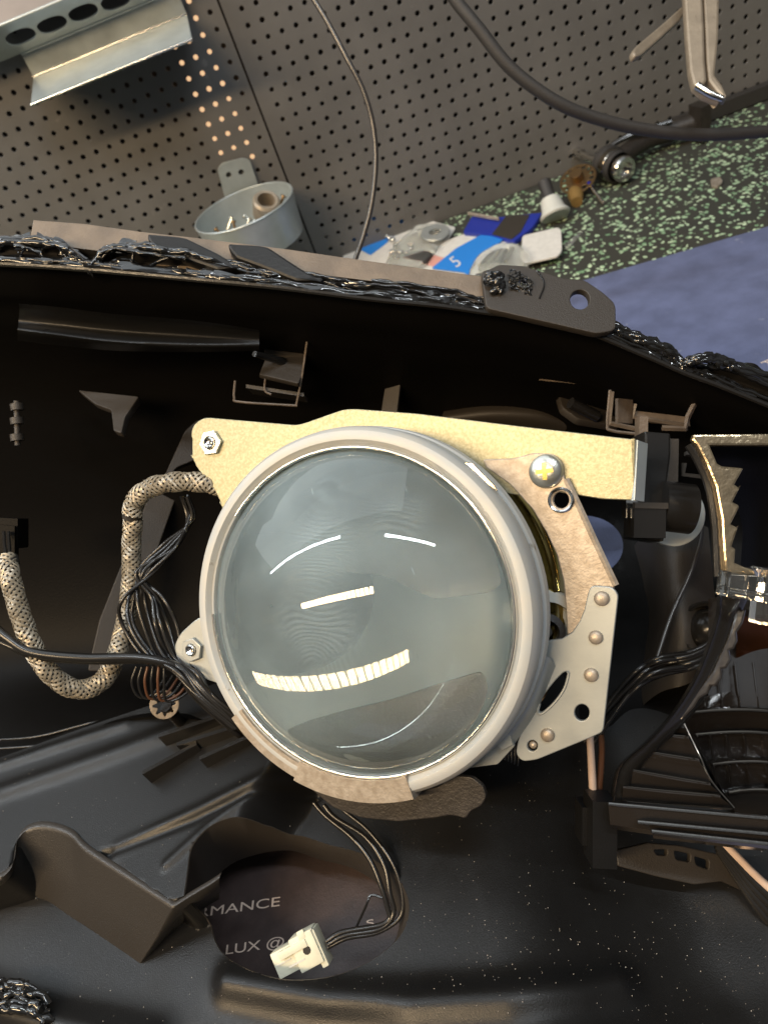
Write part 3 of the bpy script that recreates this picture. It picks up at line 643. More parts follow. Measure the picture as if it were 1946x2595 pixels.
cl = part('clip_frame', join(tube([P(1322,845,250),P(1316,905,252),P(1318,914,252),P(1392,930,252)], 0.8, 4, 1), tube([P(1372,872,253),P(1368,900,254),P(1480,918,253),P(1482,930,253)], 0.7, 4, 1),
    tube([P(1498,848,249),P(1500,872,250),P(1486,900,250),P(1480,926,250),P(1430,924,251)], 0.9, 4, 1), box(P(1430,905,255), M@np.array([1,.12,0]), M@np.array([0,1,-.3]), M@np.array([0,.3,1.]), (18,3.2,1.2)), box(P(1348,888,256), M@np.array([1,0,0.6]), M@np.array([0,1,0]), M@np.array([-.6,0,1.]), (7,8,1.2))), MT['tan'], hs, 30, 'pale edged plastic clip frame above the adjuster')
pk('cavity_pocket', [(1205,845),(1255,850),(1330,900),(1340,920),(1250,905),(1215,880)], 270, (0.2,-0.6,-0.75), 3, MT['blackm'], 8)
part('pocket_rod', tube([P(1232,870,262),P(1290,900,266)], 2.0, 12), MT['black_s'], hs)
part('cavity_bulge', loft([[P(960,885,290),P(1060,868,286),P(1160,872,284),P(1220,890,288)],[P(955,905,284),P(1060,895,280),P(1160,900,280),P(1230,915,284)],[P(965,940,292),P(1060,935,290),P(1160,940,288),P(1240,955,290)]], 6, 6), MT['blackm'], hs, 60)
# left clip stack
part('side_clip', join(tube([P(36,866,262),P(38,962,262)], 1.0, 10, 4), *[tube([P(36,v,262),P(38,v+14,262)], 2.2, 12, 2) for v in (872,902,938)]), MT['blackm'], hs, 50)
part('side_clip', box(P(12,1150,262), M@np.array([1,.05,0]), M@np.array([0,1,0]), M@np.array([0,0,1.]), (12,10,8)), MT['shell'], hs)
part('side_clip', box(P(20,1180,258), M@np.array([1,.1,0]), M@np.array([0,1,0]), M@np.array([0,0,1.]), (5,14,3)), MT['shell'], hs)
# right rear bulge with cylinder boss and tunnel
part('rear_bulge', loft([[P(1370,1180,280),P(1410,1120,265),P(1470,1110,258),P(1530,1140,260)],[P(1390,1260,276),P(1420,1250,258),P(1470,1250,250),P(1540,1250,256)],[P(1400,1360,268),P(1430,1350,252),P(1480,1350,244),P(1550,1350,250)],[P(1350,1560,262),P(1420,1500,250),P(1480,1480,244),P(1550,1450,248)]], 8, 8), MT['blackm'], hs, 60)
part('boss_cup', lathe([(9,-6),(9,0),(8.2,0.6),(7.4,0),(7.2,-6)], P(1530,1360,243), M@np.array([-0.3,-0.2,-0.9]), 32), MT['black_s'], hs)
part('boss_ball', lathe([(6.8*math.cos(a), 6.8*math.sin(a)) for a in np.linspace(-0.3,1.57,8)], P(1530,1360,246), M@np.array([-0.3,-0.2,-0.9]), 24), MT['black_s'], hs)
# ribs on the floor, left of the lamp
for a, b in (((308,1672),(425,1608)),((343,1592),(500,1540)),((383,1610),(520,1568)),((432,1640),(540,1592))):
    A = PT(*a, PH+5); B = PT(*b, PH+3); dv = (B-A); 
    part('floor_rib', box((A+B)/2-np.array([0,0,3]), dv, np.cross([0,0,1.],dv), (0,0,1), (np.linalg.norm(dv), 1.3, 7)), MT['black_s'], hs, 20)
sn = PT(355,1523,PH+12)
star = [(4.6*math.cos(a), 4.6*math.sin(a)) for a in np.arange(32)*math.pi/16]
inn = []
for k in range(16): a = k*math.pi/8; r = 3.7 if k % 2 else 2.4; inn += [(r*math.cos(a-.08), r*math.sin(a-.08)), (r*math.cos(a+.08), r*math.sin(a+.08))]
solo('push_nut', plate(star, Plane(sn, M@np.array([0.2,-0.1,-0.97])), 0.6, [inn], 0.1, local=True), MT['cast'], 'small toothed metal push nut ring lying on the black shell left of the lens', 'push nut')
part('nut_peg', tube([sn-np.array([0,0,18]), sn-np.array([0,0,1.0])], 2.0, 12, 2), MT['black_s'], hs)
# notch and raised tan web at the very front
ft = PT(760,2140,HZ+2)
pk('front_web', [(700,2128),(790,2138),(770,2175),(760,2205),(660,2198),(690,2160)], 205, (0.05,-0.2,-0.97), 3, MT['blackm'], 5)
# step boss right of the plateau

# lower right bracket post, grille, front sealant lump
part('corner_post', join(box(P(1296,1790,200), M@np.array([1,.05,0]), M@np.array([0,1,0]), M@np.array([0,0,1.]), (6.2,17,9)), box(P(1286,1775,205), M@np.array([1,.05,0]), M@np.array([0,1,0]), M@np.array([0,0,1.]), (9,10,8))), MT['black'], hs)
gr = [(1330,1838),(1400,1822),(1470,1828),(1560,1848),(1659,1900),(1720,1960),(1659,1950),(1560,1905),(1500,1912),(1420,1895),(1335,1872)]
part('vent_grille', plate(rpoly(gr, 5), Plane(P(1450,1860,208), M@np.array([0.1,-0.3,-0.95])), 2, [rpoly(q, 6) for q in ([(1412,1836),(1442,1836),(1440,1850),(1418,1848)], [(1456,1838),(1492,1846),(1490,1864),(1460,1858)], [(1500,1850),(1532,1860),(1530,1880),(1504,1870)])], 0.3), MT['blackm'], hs)
lump = []
for k in range(9):
    a = PT(-20+random.uniform(0,40),2125+k*8,HZ+6); b = PT(50+random.uniform(-20,20),2130+k*6,HZ+8); c = PT(110+random.uniform(-20,10),2150+k*8,HZ+5)
    p = wob([a,b,c], 1.4, 0.3, 100+k, 8); lump.append(tube(p, [random.uniform(.4,1.6) for _ in p], 8, 0))
part('sealant', join(*lump), MT['seal'], hs, 60)

# ================================================================== PROJECTOR LAMP
def LP(t): return Plane(LC-AXW*t, AXW)
pj = thing('projector_lamp', 'large round glass projector lens in a grey ring on zinc brackets', 'projector lamp', LC-AXW*60)
# glass
prof = [(0.001, SAG)]+[(RC*math.sin(a), SAG-RC*(1-math.cos(a))) for a in np.linspace(0.03, math.asin(RL/RC), 40)]+[(RL+0.3,-0.4),(RL+0.3,-2.0),(RL-0.8,-2.6)]+[(RL*k, -2.6) for k in (0.8,0.6,0.4,0.2)]+[(0.001,-2.6)]
lo_ = part('lens', lathe(prof, LC, AXW, 128), [MT['lens'], MT['lens_back']], pj, 40)
for q in lo_.data.polygons:
    c_ = np.array(q.center)/S+(LC-AXW*60)-LC
    if c_@AXW < -2.3: q.material_index = 1
ring = [(RL+0.2,-2.5),(RL+0.2,0.2),(RL+0.5,1.0),(RL+0.9,1.2),(RL+1.2,0.8),(RL+1.5,1.3),(RL+2.4,2.2),(RL+3.5,2.3),(RL+4.7,1.8),(RL+5.6,0.6),(RL+6.0,-1.2),(RL+6.0,-4.3),(RL+5.5,-6.2),(RL+5.6,-6.6),(RL+6.3,-7.2),(RL+6.5,-8.2),(RL+6.5,-10.5),(RL+5.6,-11.0),(RL+4.9,-17),(RL+2.4,-18),(RL+2.0,-12),(RL+1.0,-3.2),(RL+0.2,-2.8)]
part('bezel_ring', lathe(ring, LC, AXW, 128), MT['alu_ring'], pj, 30)
part('retaining_wire', lathe([(RL+0.5+0.5*math.cos(a), 1.3+0.5*math.sin(a)) for a in np.linspace(0,2*math.pi,9)], LC, AXW, 128, 0.3, 5.9), MT['chrome'], pj, 60)
LX = M@np.array([1,0,0.]); LX -= AXW*(LX@AXW); LX /= np.linalg.norm(LX); LY = np.cross(AXW, LX)
# bowl and shade behind the glass
bowl = [(RL+1.5,-4)]+[(RL+1.5-14*(k/10)**2, -4-4.8*k) for k in range(0,11)]+[(14,-56),(0.001,-58)]
part('reflector_bowl', lathe(bowl, LC, AXW, 64), MT['bowl'], pj, 50)
shp = LP(30)
ang = [(34*math.cos(a), 34*math.sin(a)) for a in np.linspace(math.pi*1.02, math.pi*1.98, 24)]
def ux():  # image-right in the lens plane
    x = M@np.array([1,0,0.]); x -= AXW*(x@AXW); x /= np.linalg.norm(x); return x
LX = ux(); LY = np.cross(AXW, LX)   # LY = up in the picture
class LPlane(Plane):
    def __init__(s, t): s.o = LC-AXW*t; s.n = AXW; s.x = LX; s.y = LY
part('lower_shade', plate(rpoly([(-34,-26),(-8,-21),(10,-15),(22,-17),(36,-22),(24,-36),(0,-40),(-20,-38)], 3), LPlane(30), 1, local=True), MT['blackm'], pj)  # made-up plate for the dark wedge low in the glass
part('cutoff_shade', plate([(34*math.cos(a), 34*math.sin(a)) for a in np.linspace(math.pi*0.02, math.pi*0.98, 24)]+[(-10,1),(0,-3)], LPlane(30), 1, local=True), MT['shade'], pj)
part('solenoid', lathe([(13*math.cos(a), 9*math.sin(a)) for a in np.linspace(0, 1.56, 14)], LPlane(34).at(-27,-4), AXW, 40), MT['shade'], pj, 60)  # made-up body for the dark blob seen in the glass
# outer gold chrome reflector seen in the gap
part('outer_reflector', lathe([(50,-26),(49,-22),(47.5,-20.5),(46,-21),(42,-30),(34,-48),(20,-60)], LC-0*AXW, AXW, 96), MT['goldchrome'], pj, 50)
# gold plate
gp = LPlane(19)
gold = rpoly([(411,950),(416,918),(440,901),(640,918),(660,913),(742,884),(768,883),(900,893),(1120,920),(1380,950)], 14, 4)[2:]+[(1372,1081),(1300,1078),(1225,1066),(1180,1060),(1120,1070)]
inner = [(1060,1060),(1000,1010),(900,975),(780,970),(660,1000),(580,1060),(520,1130),(500,1150)]
gold = list(gold)+inner+rpoly([(478,1088),(462,1055),(425,1010),(411,978)], 8)
part('top_bracket', plate(gold, gp, 1.6, [circ(458,957,8)], 0.25), MT['gold'], pj, 30, 'speckled yellow zinc plate bracket')
part('bracket_bend', plate([(1378,950),(1400,958),(1392,1084),(1371,1081)], Plane(gp.hit(1375,1010), AXW*0.5+LX*0.85), 1.2), MT['zinc'], pj, 30)
def nutat(pl, u, v, r, t, mat, rot=0.1, name='nut', stud=True):
    c = pl.hit(u, v); q = pl.loc(u, v) if not isinstance(pl, LPlane) else pl.loc(u, v)
    hexa = [(q[0]+r*math.cos(rot+k*math.pi/3), q[1]+r*math.sin(rot+k*math.pi/3)) for k in range(6)]
    hol = [(q[0]+r*0.48*math.cos(a), q[1]+r*0.48*math.sin(a)) for a in np.arange(16)*math.pi/8]
    p2 = LPlane(0); p2.o = pl.o+pl.n*t
    o = part(name, plate(hexa, p2, t, [hol], 0.25, local=True), mat, pj, 30)
    part('stud', lathe([(r*0.46,-1),(r*0.46,t+0.5),(r*0.36,t+0.8),(r*0.2,t+0.3),(0.001,t+0.2)], c, AXW, 20), MT['chrome'], o, 30)
nutat(gp, 458, 957, 4.0, 1.3, MT['screw'])
# cast steel plate
cp = LPlane(17.4)
cast = rpoly([(1040,992),(1110,990),(1150,978),(1195,980),(1216,1000),(1218,1030),(1240,1075),(1328,1262),(1322,1300),(1285,1320),(1275,1335)], 10)+[(1262,1350),(1245,1368),(1225,1372),(1222,1310),(1217,1255),(1203,1200),(1180,1150),(1150,1100),(1100,1045),(1050,1010)]
part('side_plate', plate(cast, cp, 1.6, [circ(1212,1080,17,18)], 0.3), MT['cast'], pj, 30, 'rough tan metal plate between ring and bracket')
part('plate_flange', tube([cp.hit(1222,1035)-AXW*0.5, cp.hit(1243,1078)-AXW*.5, cp.hit(1285,1170)-AXW*.5, cp.hit(1330,1265)-AXW*.5], 0.9, 6, 1), MT['cast'], pj)
part('plate_bushing', lathe([(3.2,-0.2),(3.25,0.6),(2.9,0.9),(2.5,0.7),(2.2,-3.0),(3.2,-3.0)], cp.hit(1212,1080), AXW, 28), MT['chrome'], pj)
# phillips screw
scw = cp.hit(1180,1018)
so = part('screw', disc(scw, AXW, 4.3, 2.6, 28, dome=1), MT['screw'], pj, 40)
x1 = LX*math.cos(0.1)+LY*math.sin(0.1); x2 = np.cross(AXW, x1)
part('cross_recess', join(box(scw+AXW*2.15, x1, x2, AXW, (4.4,1.1,1.1)), box(scw+AXW*2.15, x2, x1, AXW, (4.4,1.1,1.09))), MT['goldchrome'], so, 20)
# sheet plate lower right
ap = LPlane(15.6)
al = rpoly([(1277,1265),(1322,1268),(1336,1284),(1303,1582),(1262,1600),(1160,1642),(1128,1646),(1114,1630),(1118,1602)], 10)+[(1060,1600),(1040,1560),(1140,1430),(1170,1390),(1186,1384),(1214,1380),(1236,1366),(1252,1342),(1262,1318),(1268,1290)]
slot = [(1225,1450),(1228,1458),(1218,1490),(1196,1520),(1172,1541),(1162,1538),(1166,1520),(1176,1500),(1200,1470),(1216,1454)]
part('side_bracket', plate(al, ap, 1.3, [circ(1257,1540,16,18), circ(1150,1612,11,12), rpoly(slot,6)], 0.25), MT['alu'], pj, 30, 'satin grey sheet bracket with rivets')
for u, v, r in ((1300,1293,16),(1287,1377,15),(1277,1458,15),(1183,1588,15),(1150,1612,9)):
    part('rivet', disc(ap.hit(u, v)-(AXW*0 if r > 10 else AXW*1.5), AXW, r/8.6, 1.3, 20, dome=1), MT['cast'], pj, 40)
part('slot_lip', tube([ap.hit(u,v)+AXW*0.1 for u,v in slot[:7]], 0.35, 6, 4), MT['alu'], pj)
part('bracket_neck', loft([[LPlane(9).hit(1150,1405),LPlane(12).hit(1185,1420),ap.hit(1200,1440)],[LPlane(9).hit(1120,1500),LPlane(12).hit(1150,1520),ap.hit(1160,1535)],[LPlane(10).hit(1060,1580),LPlane(12).hit(1090,1600),ap.hit(1110,1610)]], 5, 5), MT['alu'], pj, 60)
part('white_spacer', join(lathe([(5,-8),(9.5,-8),(9.5,-1),(9,0),(6.5,0),(6.2,-1.5),(4.5,-1.5),(4.2,-8)], LPlane(20).hit(1185,1355), AXW*0.9+LX*0.3, 40)), MT['whiteg'], pj)
part('spacer_rubber', lathe([(4.8,-2),(4.8,1),(3.2,1.6),(2.8,-1),(1.5,-1),(1.4,0.6),(0.001,0.6)], LPlane(20).hit(1180,1365), AXW*0.9+LX*0.3, 28), MT['hose'], pj)
# left ear
ep = LPlane(16)
part('left_ear', plate(rpoly([(480,1310),(420,1340),(388,1370),(375,1398),(385,1430),(405,1455),(480,1480)], 12), ep, 1.4, [circ(418,1403,8)], 0.3), MT['alu'], pj, 30)
nutat(ep, 418, 1403, 3.8, 1.3, MT['alu'], 0.4)
# rough lower shroud under the ring
def arc_band(u0, u1, r0, r1, t0, t1, n=40):
    V = []; F = []
    for k in range(n+1):
        a = u0+(u1-u0)*k/n; d_ = LX*math.cos(a)+LY*math.sin(a)
        for r, t in ((r0,t0),(r1,t0-0.3),(r1+0.3,t0-1.2),(r1,t1),(r0,t1)): V.append(LC+d_*r+AXW*t)
    for k in range(n):
        for l in range(5): a = k*5+l; b = k*5+(l+1)%5; F.append((a, b, b+5, a+5))
    F.append((0,1,2,3,4)); F.append(tuple(n*5+i for i in (4,3,2,1,0))); return np.array(V), F
part('lower_shroud', arc_band(math.radians(221), math.radians(251), RL+1.6, RL+5.9, 2.3, -7), MT['cast'], pj, 30, 'rough tan shroud lip under the ring')
part('shroud_lip', arc_band(math.radians(250), math.radians(291), RL+0.9, RL+6.6, 2.6, -8), MT['cast'], pj, 30)
fp = LPlane(6)
part('shroud_flange', plate(rpoly([(656,1662),(668,1658),(700,1690),(760,1712),(860,1722),(950,1700),(972,1676),(1020,1680),(1044,1700),(1051,1722),(1040,1742),(1018,1752),(1005,1770),(990,1765),(970,1762),(940,1768),(860,1776),(780,1768),(718,1745),(672,1706),(655,1690)], 8), fp, 1.8, bev=0.3), MT['brownf'], pj, 30, 'dark brown flange below the ring')
part('lower_clip', join(plate(rpoly([(1020,1615),(1095,1590),(1112,1612),(1075,1652),(1010,1660)], 4), LPlane(14), 1.2), plate([(1060,1600),(1100,1585),(1108,1610),(1085,1622)], LPlane(12), 1.0)), MT['alu'], pj, 30)
part('ring_slot_cover', plate(rpoly([(1002,998),(1020,1000),(1068,1048),(1075,1062),(1050,1045),(1010,1010)], 3), LPlane(1.5), 0.8), MT['chromeb'], pj)

# ------------------------------------------------------------------ adjuster motor
ad_ = thing('level_adjuster', 'black plastic adjuster at the right end of the yellow bracket', 'headlight adjuster', P(1430,1050,250))
A3 = [M@np.array(q, float) for q in ((1,0.02,0),(-0.02,1,0),(0,0,1))]
part('arm', plate(rpoly([(1392,930),(1450,935),(1450,985),(1440,1060),(1436,1170),(1372,1160),(1378,1050),(1392,985)], 6), Plane(P(1410,1050,213), M@np.array([0.1,-0.1,-1])), 9, bev=0.8), MT['black_s'], ad_, 30)
part('arm_band', box(P(1405,1092,208), *A3, (9.0,1.6,2)), MT['blackm'], ad_)
part('arm_band', box(P(1400,1130,209), *A3, (8.6,8,3)), MT['black_s'], ad_)
cyl = P(1432,1098,218)
part('motor_cylinder', tube([P(1425,1092,214), P(1492,1100,214)], 7.0, 40, 2), MT['black_s'], ad_, 40)
part('pivot_disc', disc(P(1448,1112,236), -A3[2], 9.6, 3, 40), MT['whiteg'], ad_, 30)
part('pin_head', box(P(1360,1098,214), *A3, (3.2,5.5,4)), MT['chrome'], ad_, 30)
part('hook', join(tube([P(1478,1000,235),P(1476,1025,235),P(1520,1030,235)], 0.8, 4, 1), tube([P(1480,980,235),P(1515,984,236)], 0.8, 4, 1), box(P(1434,995,219), *A3, (6,12,6))), MT['blackm'], ad_)
part('clip_top', box(P(1385,935,222), *A3, (2.5,9,4)), MT['tan'], ad_)

# ================================================================== INNER REFLECTOR (right)
_P0 = P
ZK = 0.90
def P(u, v, z): return _P0(u, v, z*ZK)
rf = thing('signal_reflector', 'dark chromed stepped reflector frame at the right edge of the housing', 'reflector', P(1600,1500,225))
rp = Plane(P(1560,1100,215), M@np.array([-0.12,-0.08,-1]))
MT['champk'] = material('black_chrome_trim', (0.022,0.018,0.015), 0.14, 0.0, spec=1.0, coat=1.0, bump=0.5, bscale=85)
MT['champ'] = material('satin_dark_chrome', (0.40,0.32,0.21), 0.24, 0.9, var=0.1, vscale=200, bump=0.5, bscale=260)  # black chrome with its gold reflected light put into the colour
teeth = [(1602,1010),(1607,1012),(1588,1046),(1596,1052),(1602,1048),(1584,1084),(1596,1090),(1598,1096),(1580,1132),(1592,1138),(1597,1135),(1582,1180),(1590,1186),(1588,1215),(1610,1225),(1640,1232),(1640,1245),(1600,1242),(1566,1240)]
frame_ = [(1498,938),(1700,936),(1700,962),(1534,962),(1550,1000),(1560,1006)]+teeth+[(1562,1190),(1558,1120),(1545,1050),(1525,1000),(1505,960),(1494,950)]
part('upper_frame', plate(frame_, rp, 2.2, bev=0.6), MT['champ'], rf, 40, 'champagne coloured frame arm with toothed edge')
part('upper_rim', tube([rp.hit(u,v)-rp.n*2+np.array([0,0,-1.]) for u,v in [(1494,950),(1515,985),(1540,1045),(1552,1120),(1556,1190),(1558,1240)]], 1.4, 8), MT['black_s'], rf)
part('cup_wall', loft([[P(1530,955,219),P(1600,955,219),P(1700,955,219)],[P(1545,1010,235),P(1610,1000,240),P(1700,1000,242)],[P(1600,1120,245),P(1640,1110,252),P(1700,1110,255)],[P(1600,1225,238),P(1640,1225,245),P(1700,1225,248)]], 8, 6), MT['shell'], rf, 60)
# lower curved band
ob = [(1556,1285),(1552,1330),(1530,1400),(1500,1470),(1455,1540),(1400,1600),(1345,1650),(1330,1690),(1322,1742)]
ib = [(1612,1290),(1596,1330),(1575,1400),(1540,1470),(1490,1545),(1435,1600),(1378,1660),(1362,1690),(1355,1742)]
def bandz(i): return 212+0.8*i
part('lower_band', loft([[P(u-7,v+2,228+i) for i,(u,v) in enumerate(ob)],[P(u,v,bandz(i)) for i,(u,v) in enumerate(ob)],[P(u+5,v+1,bandz(i)-0.8) for i,(u,v) in enumerate(ob)],[P(u,v,bandz(i)+1) for i,(u,v) in enumerate(ib)],[P(u+5,v+2,bandz(i)+7) for i,(u,v) in enumerate(ib)]], 4, 5), MT['black_s'], rf, 40)
tl_ = [(1590,1318),(1612,1318),(1606,1345),(1596,1362),(1592,1366),(1594,1385),(1586,1402),(1576,1406),(1580,1425),(1570,1444),(1560,1446),(1560,1466),(1546,1484),(1536,1484),(1530,1500),(1512,1510),(1500,1530),(1470,1560),(1470,1545),(1540,1450),(1572,1380)]
part('toothed_edge', plate(tl_, Plane(P(1560,1420,213), M@np.array([-0.35,-0.1,-0.93])), 2.4, bev=0.6), MT['champk'], rf, 40)
# stepped fan
def grid(rows, m=8):
    C = np.array([catmull(r, m) for r in rows]); a, b = C.shape[:2]; f = []
    for i in range(a-1):
        for j in range(b-1): f.append((i*b+j, (i+1)*b+j, (i+1)*b+j+1, i*b+j+1))
    return C.reshape(-1, 3), f
fr2 = [(1470,1561,1478,1563),(1453,1583,1488,1586),(1411,1620,1511,1636),(1360,1657,1535,1688),(1346,1694,1556,1714),(1344,1726,1584,1744)]
frow = []
for i, (a, b, c, d) in enumerate(fr2):
    z = 226-i*1.6; mk = lambda dv, zz: [P(a+(c-a)*t, b+(d-b)*t+dv+2*math.sin(t*3), zz) for t in (0,0.35,0.7,1)]
    frow.append(mk(0, z)); frow.append(mk(5, z-3.6)); 
    if i < 5: frow.append(mk(9, z-3.8))
part('stepped_fan', grid(frow), MT['champk'], rf, 25)
part('fan_edge', tube([P(1476,1560,221),P(1490,1590,219),P(1513,1637,216),P(1537,1688,214),P(1586,1746,212)], 0.25, 6), MT['chromeb'], rf)
# big ribbed bowl
rowsb = []
def brow(v, z): 
    l = 1476+max(0, v-1565)*0.6 if v > 1500 else 1530; rowsb.append([P(l+(1700-l)*t, v-12*math.sin(t*math.pi*0.8)+3+(8*t if v > 1500 else 0), z-4*t) for t in (0,0.33,0.66,1,1.4)])
vz = [(1290,262),(1400,268),(1500,260),(1532,256),(1538,251),(1580,257),(1586,251),(1640,256),(1650,249),(1702,253),(1711,244),(1764,247)]
for v, z in vz: brow(v, z)
part('ribbed_bowl', grid(rowsb), MT['champk'], rf, 25)
part('amber_wall', loft([[P(1590,1330,258),P(1640,1335,260),P(1740,1350,262)],[P(1590,1420,264),P(1640,1430,266),P(1740,1440,266)]], 4, 4), MT['amber'], rf, 60)
def bz(v): return float(np.interp(v, [q[0] for q in vz], [q[1] for q in vz]))
for x_ in (1528,1562,1600,1640): part('bowl_rib', tube([P(x_+(v-1540)*0.12, v, bz(v)-3.4) for v in (1430,1470,1505,1530)], 0.3, 6), MT['champk'], rf); part('bowl_rib', tube([P(x_+(v-1540)*0.12, v, bz(v)-3.2) for v in (1590,1610,1638)], 0.3, 6), MT['champk'], rf); part('bowl_rib', tube([P(x_+(v-1540)*0.12, v, bz(v)-3.2) for v in (1655,1675,1700)], 0.3, 6), MT['champk'], rf)
for v in (1538,1586,1650,1711):
    l = 1480+max(0, v-1565)*0.6; part('bowl_lip', tube([P(l+(1700-l)*t, v-12*math.sin(t*math.pi*0.8)+3+8*t, bz(v)-0.6-4*t) for t in (0.05,0.33,0.66,1,1.3)], 0.5, 8), MT['chromeb'], rf)  # chrome tubes added along the bowl steps as edge highlights
for i, (a, b, c, d) in enumerate(fr2): part('fan_lip', tube([P(a+(c-a)*t, b+(d-b)*t+5, 226-i*1.6-3.9) for t in (0.04,0.35,0.7,0.98)], 0.22, 6), MT['chromeb'], rf)  # thin bright tubes added as highlights on the fan steps
for (a, b, c, d, z0, z1) in ((1314,1737,1720,1774,210.9,207.4),(1377,1776,1720,1808,207,203.6),(1407,1796,1720,1830,205.8,202.4)): part('rail_edge', tube([P(a,b,z0),P((a+c)/2,(b+d)/2,(z0+z1)/2),P(c,d,z1)], 0.45, 8), MT['chrome'], rf)  # bright chrome added along the rails as edge highlights
# bottom rails
def rail(a, b, r, mat, name='bottom_rail'): return part(name, tube([a, (a+b)/2, b], r, 10, 4), mat, rf, 50)
def lrow(a, b, c, d, z0, z1): return [P(a+(c-a)*t, b+(d-b)*t, z0+(z1-z0)*t) for t in (0,0.5,1)]
part('bottom_rail', grid([lrow(1314,1732,1720,1768,216,212),lrow(1314,1736,1720,1773,211.5,208),lrow(1314,1740,1720,1777,211,207.5),lrow(1318,1782,1720,1838,212,208.5),lrow(1322,1792,1720,1848,218,214)]), MT['champk'], rf, 20)
part('lower_rail', grid([lrow(1374,1771,1720,1803,211,207),lrow(1377,1775,1720,1807,207.5,204),lrow(1380,1778,1720,1810,207.3,203.8),lrow(1404,1793,1720,1826,208.5,205),lrow(1408,1797,1720,1831,206,202.5),lrow(1410,1806,1720,1842,207,203.5),lrow(1412,1812,1720,1848,212,208)]), MT['champk'], rf, 20)
# clear light guide
lg = thing('light_guide', 'clear acrylic light guide block between the two reflector frames', 'light guide', P(1600,1280,215))
part('guide_bar', join(box(P(1615,1268,207), M@np.array([1,0.15,0]), M@np.array([-.15,1,0]), M@np.array([0,0,1.]), (12,6,7))), MT['clear2'], lg, 20)
part('guide_bar', box(P(1655,1290,206), M@np.array([1,0.1,0]), M@np.array([-.1,1,0]), M@np.array([0,0,1.]), (4,13,7)), MT['clear2'], lg, 20)
part('guide_fin', plate([(1628,1222),(1690,1235),(1690,1262),(1650,1256)], Plane(P(1650,1240,206), M@np.array([0,-0.2,-1])), 2), MT['clear2'], lg, 20)
part('guide_foot', box(P(1584,1262,207), M@np.array([1,0.15,0]), M@np.array([-.15,1,0]), M@np.array([0,0,1.]), (4.2,5.2,5)), MT['clear2'], lg, 20)
part('guide_rail', tube([P(1572,1272,206),P(1640,1284,205),P(1700,1290,205)], 0.6, 8), MT['clear2'], lg)

P = _P0

# ================================================================== CABLES
def braided(path, R, name, label, base, strands=8, pitch_mm=14, n=26):
    p = catmull(path, n); T, U, Vv = frames(p); L = np.concatenate([[0], np.cumsum(np.linalg.norm(np.diff(p, axis=0), axis=1))])
    # resample evenly
    m = int(L[-1]/0.33); q = np.linspace(0, L[-1], m); p = np.stack([np.interp(q, L, p[:, i]) for i in range(3)], 1); T, U, Vv = frames(p)
    t = thing(name, label, 'cable sleeve', base)
    part('core', tube(p[::4], R*0.9, 12, 0), MT['wire'], t, 60)
    for col, mat in (('light', MT['braid']),):
        parts = []
        for sgn_ in (1, -1):
            for k in range(strands):
                dark = False
                if dark != (col == 'dark'): continue
                for sub in (-1, 0, 1):
                    ph = 2*math.pi*(k+sub*0.17)/strands
                    a = ph+sgn_*2*math.pi*q/pitch_mm
                    # over/under: two-over two-under
                    c = np.sin((q/pitch_mm*2*strands/2+ (k if sgn_ > 0 else -k)*0.5)*math.pi*1.0+(0 if sgn_ > 0 else math.pi))
                    rr = R+0.22*np.tanh(2.5*c)
                    ctr = p+rr[:, None]*(np.cos(a)[:, None]*U+np.sin(a)[:, None]*Vv)
                    parts.append(tube(ctr, 0.155, 4, 0))
        part('braid', join(*parts), mat, t, 60)
    return t
t1 = braided([P(14,1205,240),P(24,1255,236),P(48,1340,234),P(80,1415,234),P(122,1468,236),P(172,1490,238),P(222,1470,240),P(252,1415,242),P(272,1340,246),P(284,1250,248),P(284,1180,248),P(288,1120,246)], 2.75, 'braided_sleeve', 'brown braided cable sleeve hanging in a U loop at the left', P(170,1490,240))
t2 = braided([P(285,1112,244),P(292,1082,243),P(320,1056,241),P(370,1042,239),P(425,1041,238),P(485,1052,238)], 2.85, 'braided_sleeve', 'brown braided cable sleeve arching from the loop into the yellow bracket', P(380,1042,240))
part('end_collar', lathe([(2.8,-1.5),(3.3,-1.3),(3.3,1.3),(2.8,1.5)], P(17,1214,240), P(24,1255,236)-P(14,1205,240), 24), MT['hose'], t1)
part('end_collar', lathe([(2.7,-1.0),(3.1,-.8),(3.1,.8),(2.7,1.0)], P(286,1112,245.5), P(288,1082,243)-P(286,1120,246), 24), MT['hose'], t1)
part('feed_wire', join(tube([P(8,1150,255),P(10,1180,248),P(15,1210,242)], 0.6, 6), tube([P(18,1150,255),P(20,1180,248),P(21,1210,242)], 0.6, 6)), MT['wire'], t1)
def harness(name, label, base, wires, cat='wiring harness', r=0.6):
    t = thing(name, label, cat, base)
    for w in wires:
        pts, rr, m = w; part('wire', tube(pts, rr, 8, 10), MT[m], t, 60)
    return t
ws = []
for k in range(9):
    o = k*5.0; j = lambda s=5: random.uniform(-s, s)
    ws.append(([P(392+o*0.4,1075+j(),250+j(3)),P(405+o*0.3,1120+j(),248+j(2)),P(385+j(8)-o*0.6,1180+j(),246+j(3)),P(330+j(12)-o,1235+j(),244+j(3)),P(268+o*2.2+j(6),1290+j(),242+j(3)),P(262+o*3+j(5),1350+j(),240+j(3)),P(310+o*2.2,1420+j(6),238+j(2)),P(370+o*1.5,1450+j(6),234+j(2)),P(420+o,1500+j(),232),P(500+o,1570+j(),232)], 0.62, 'wire'))
harness('wire_bundle', 'bundle of thin black wires twisting down behind the braided sleeve', P(330,1300,246), ws)
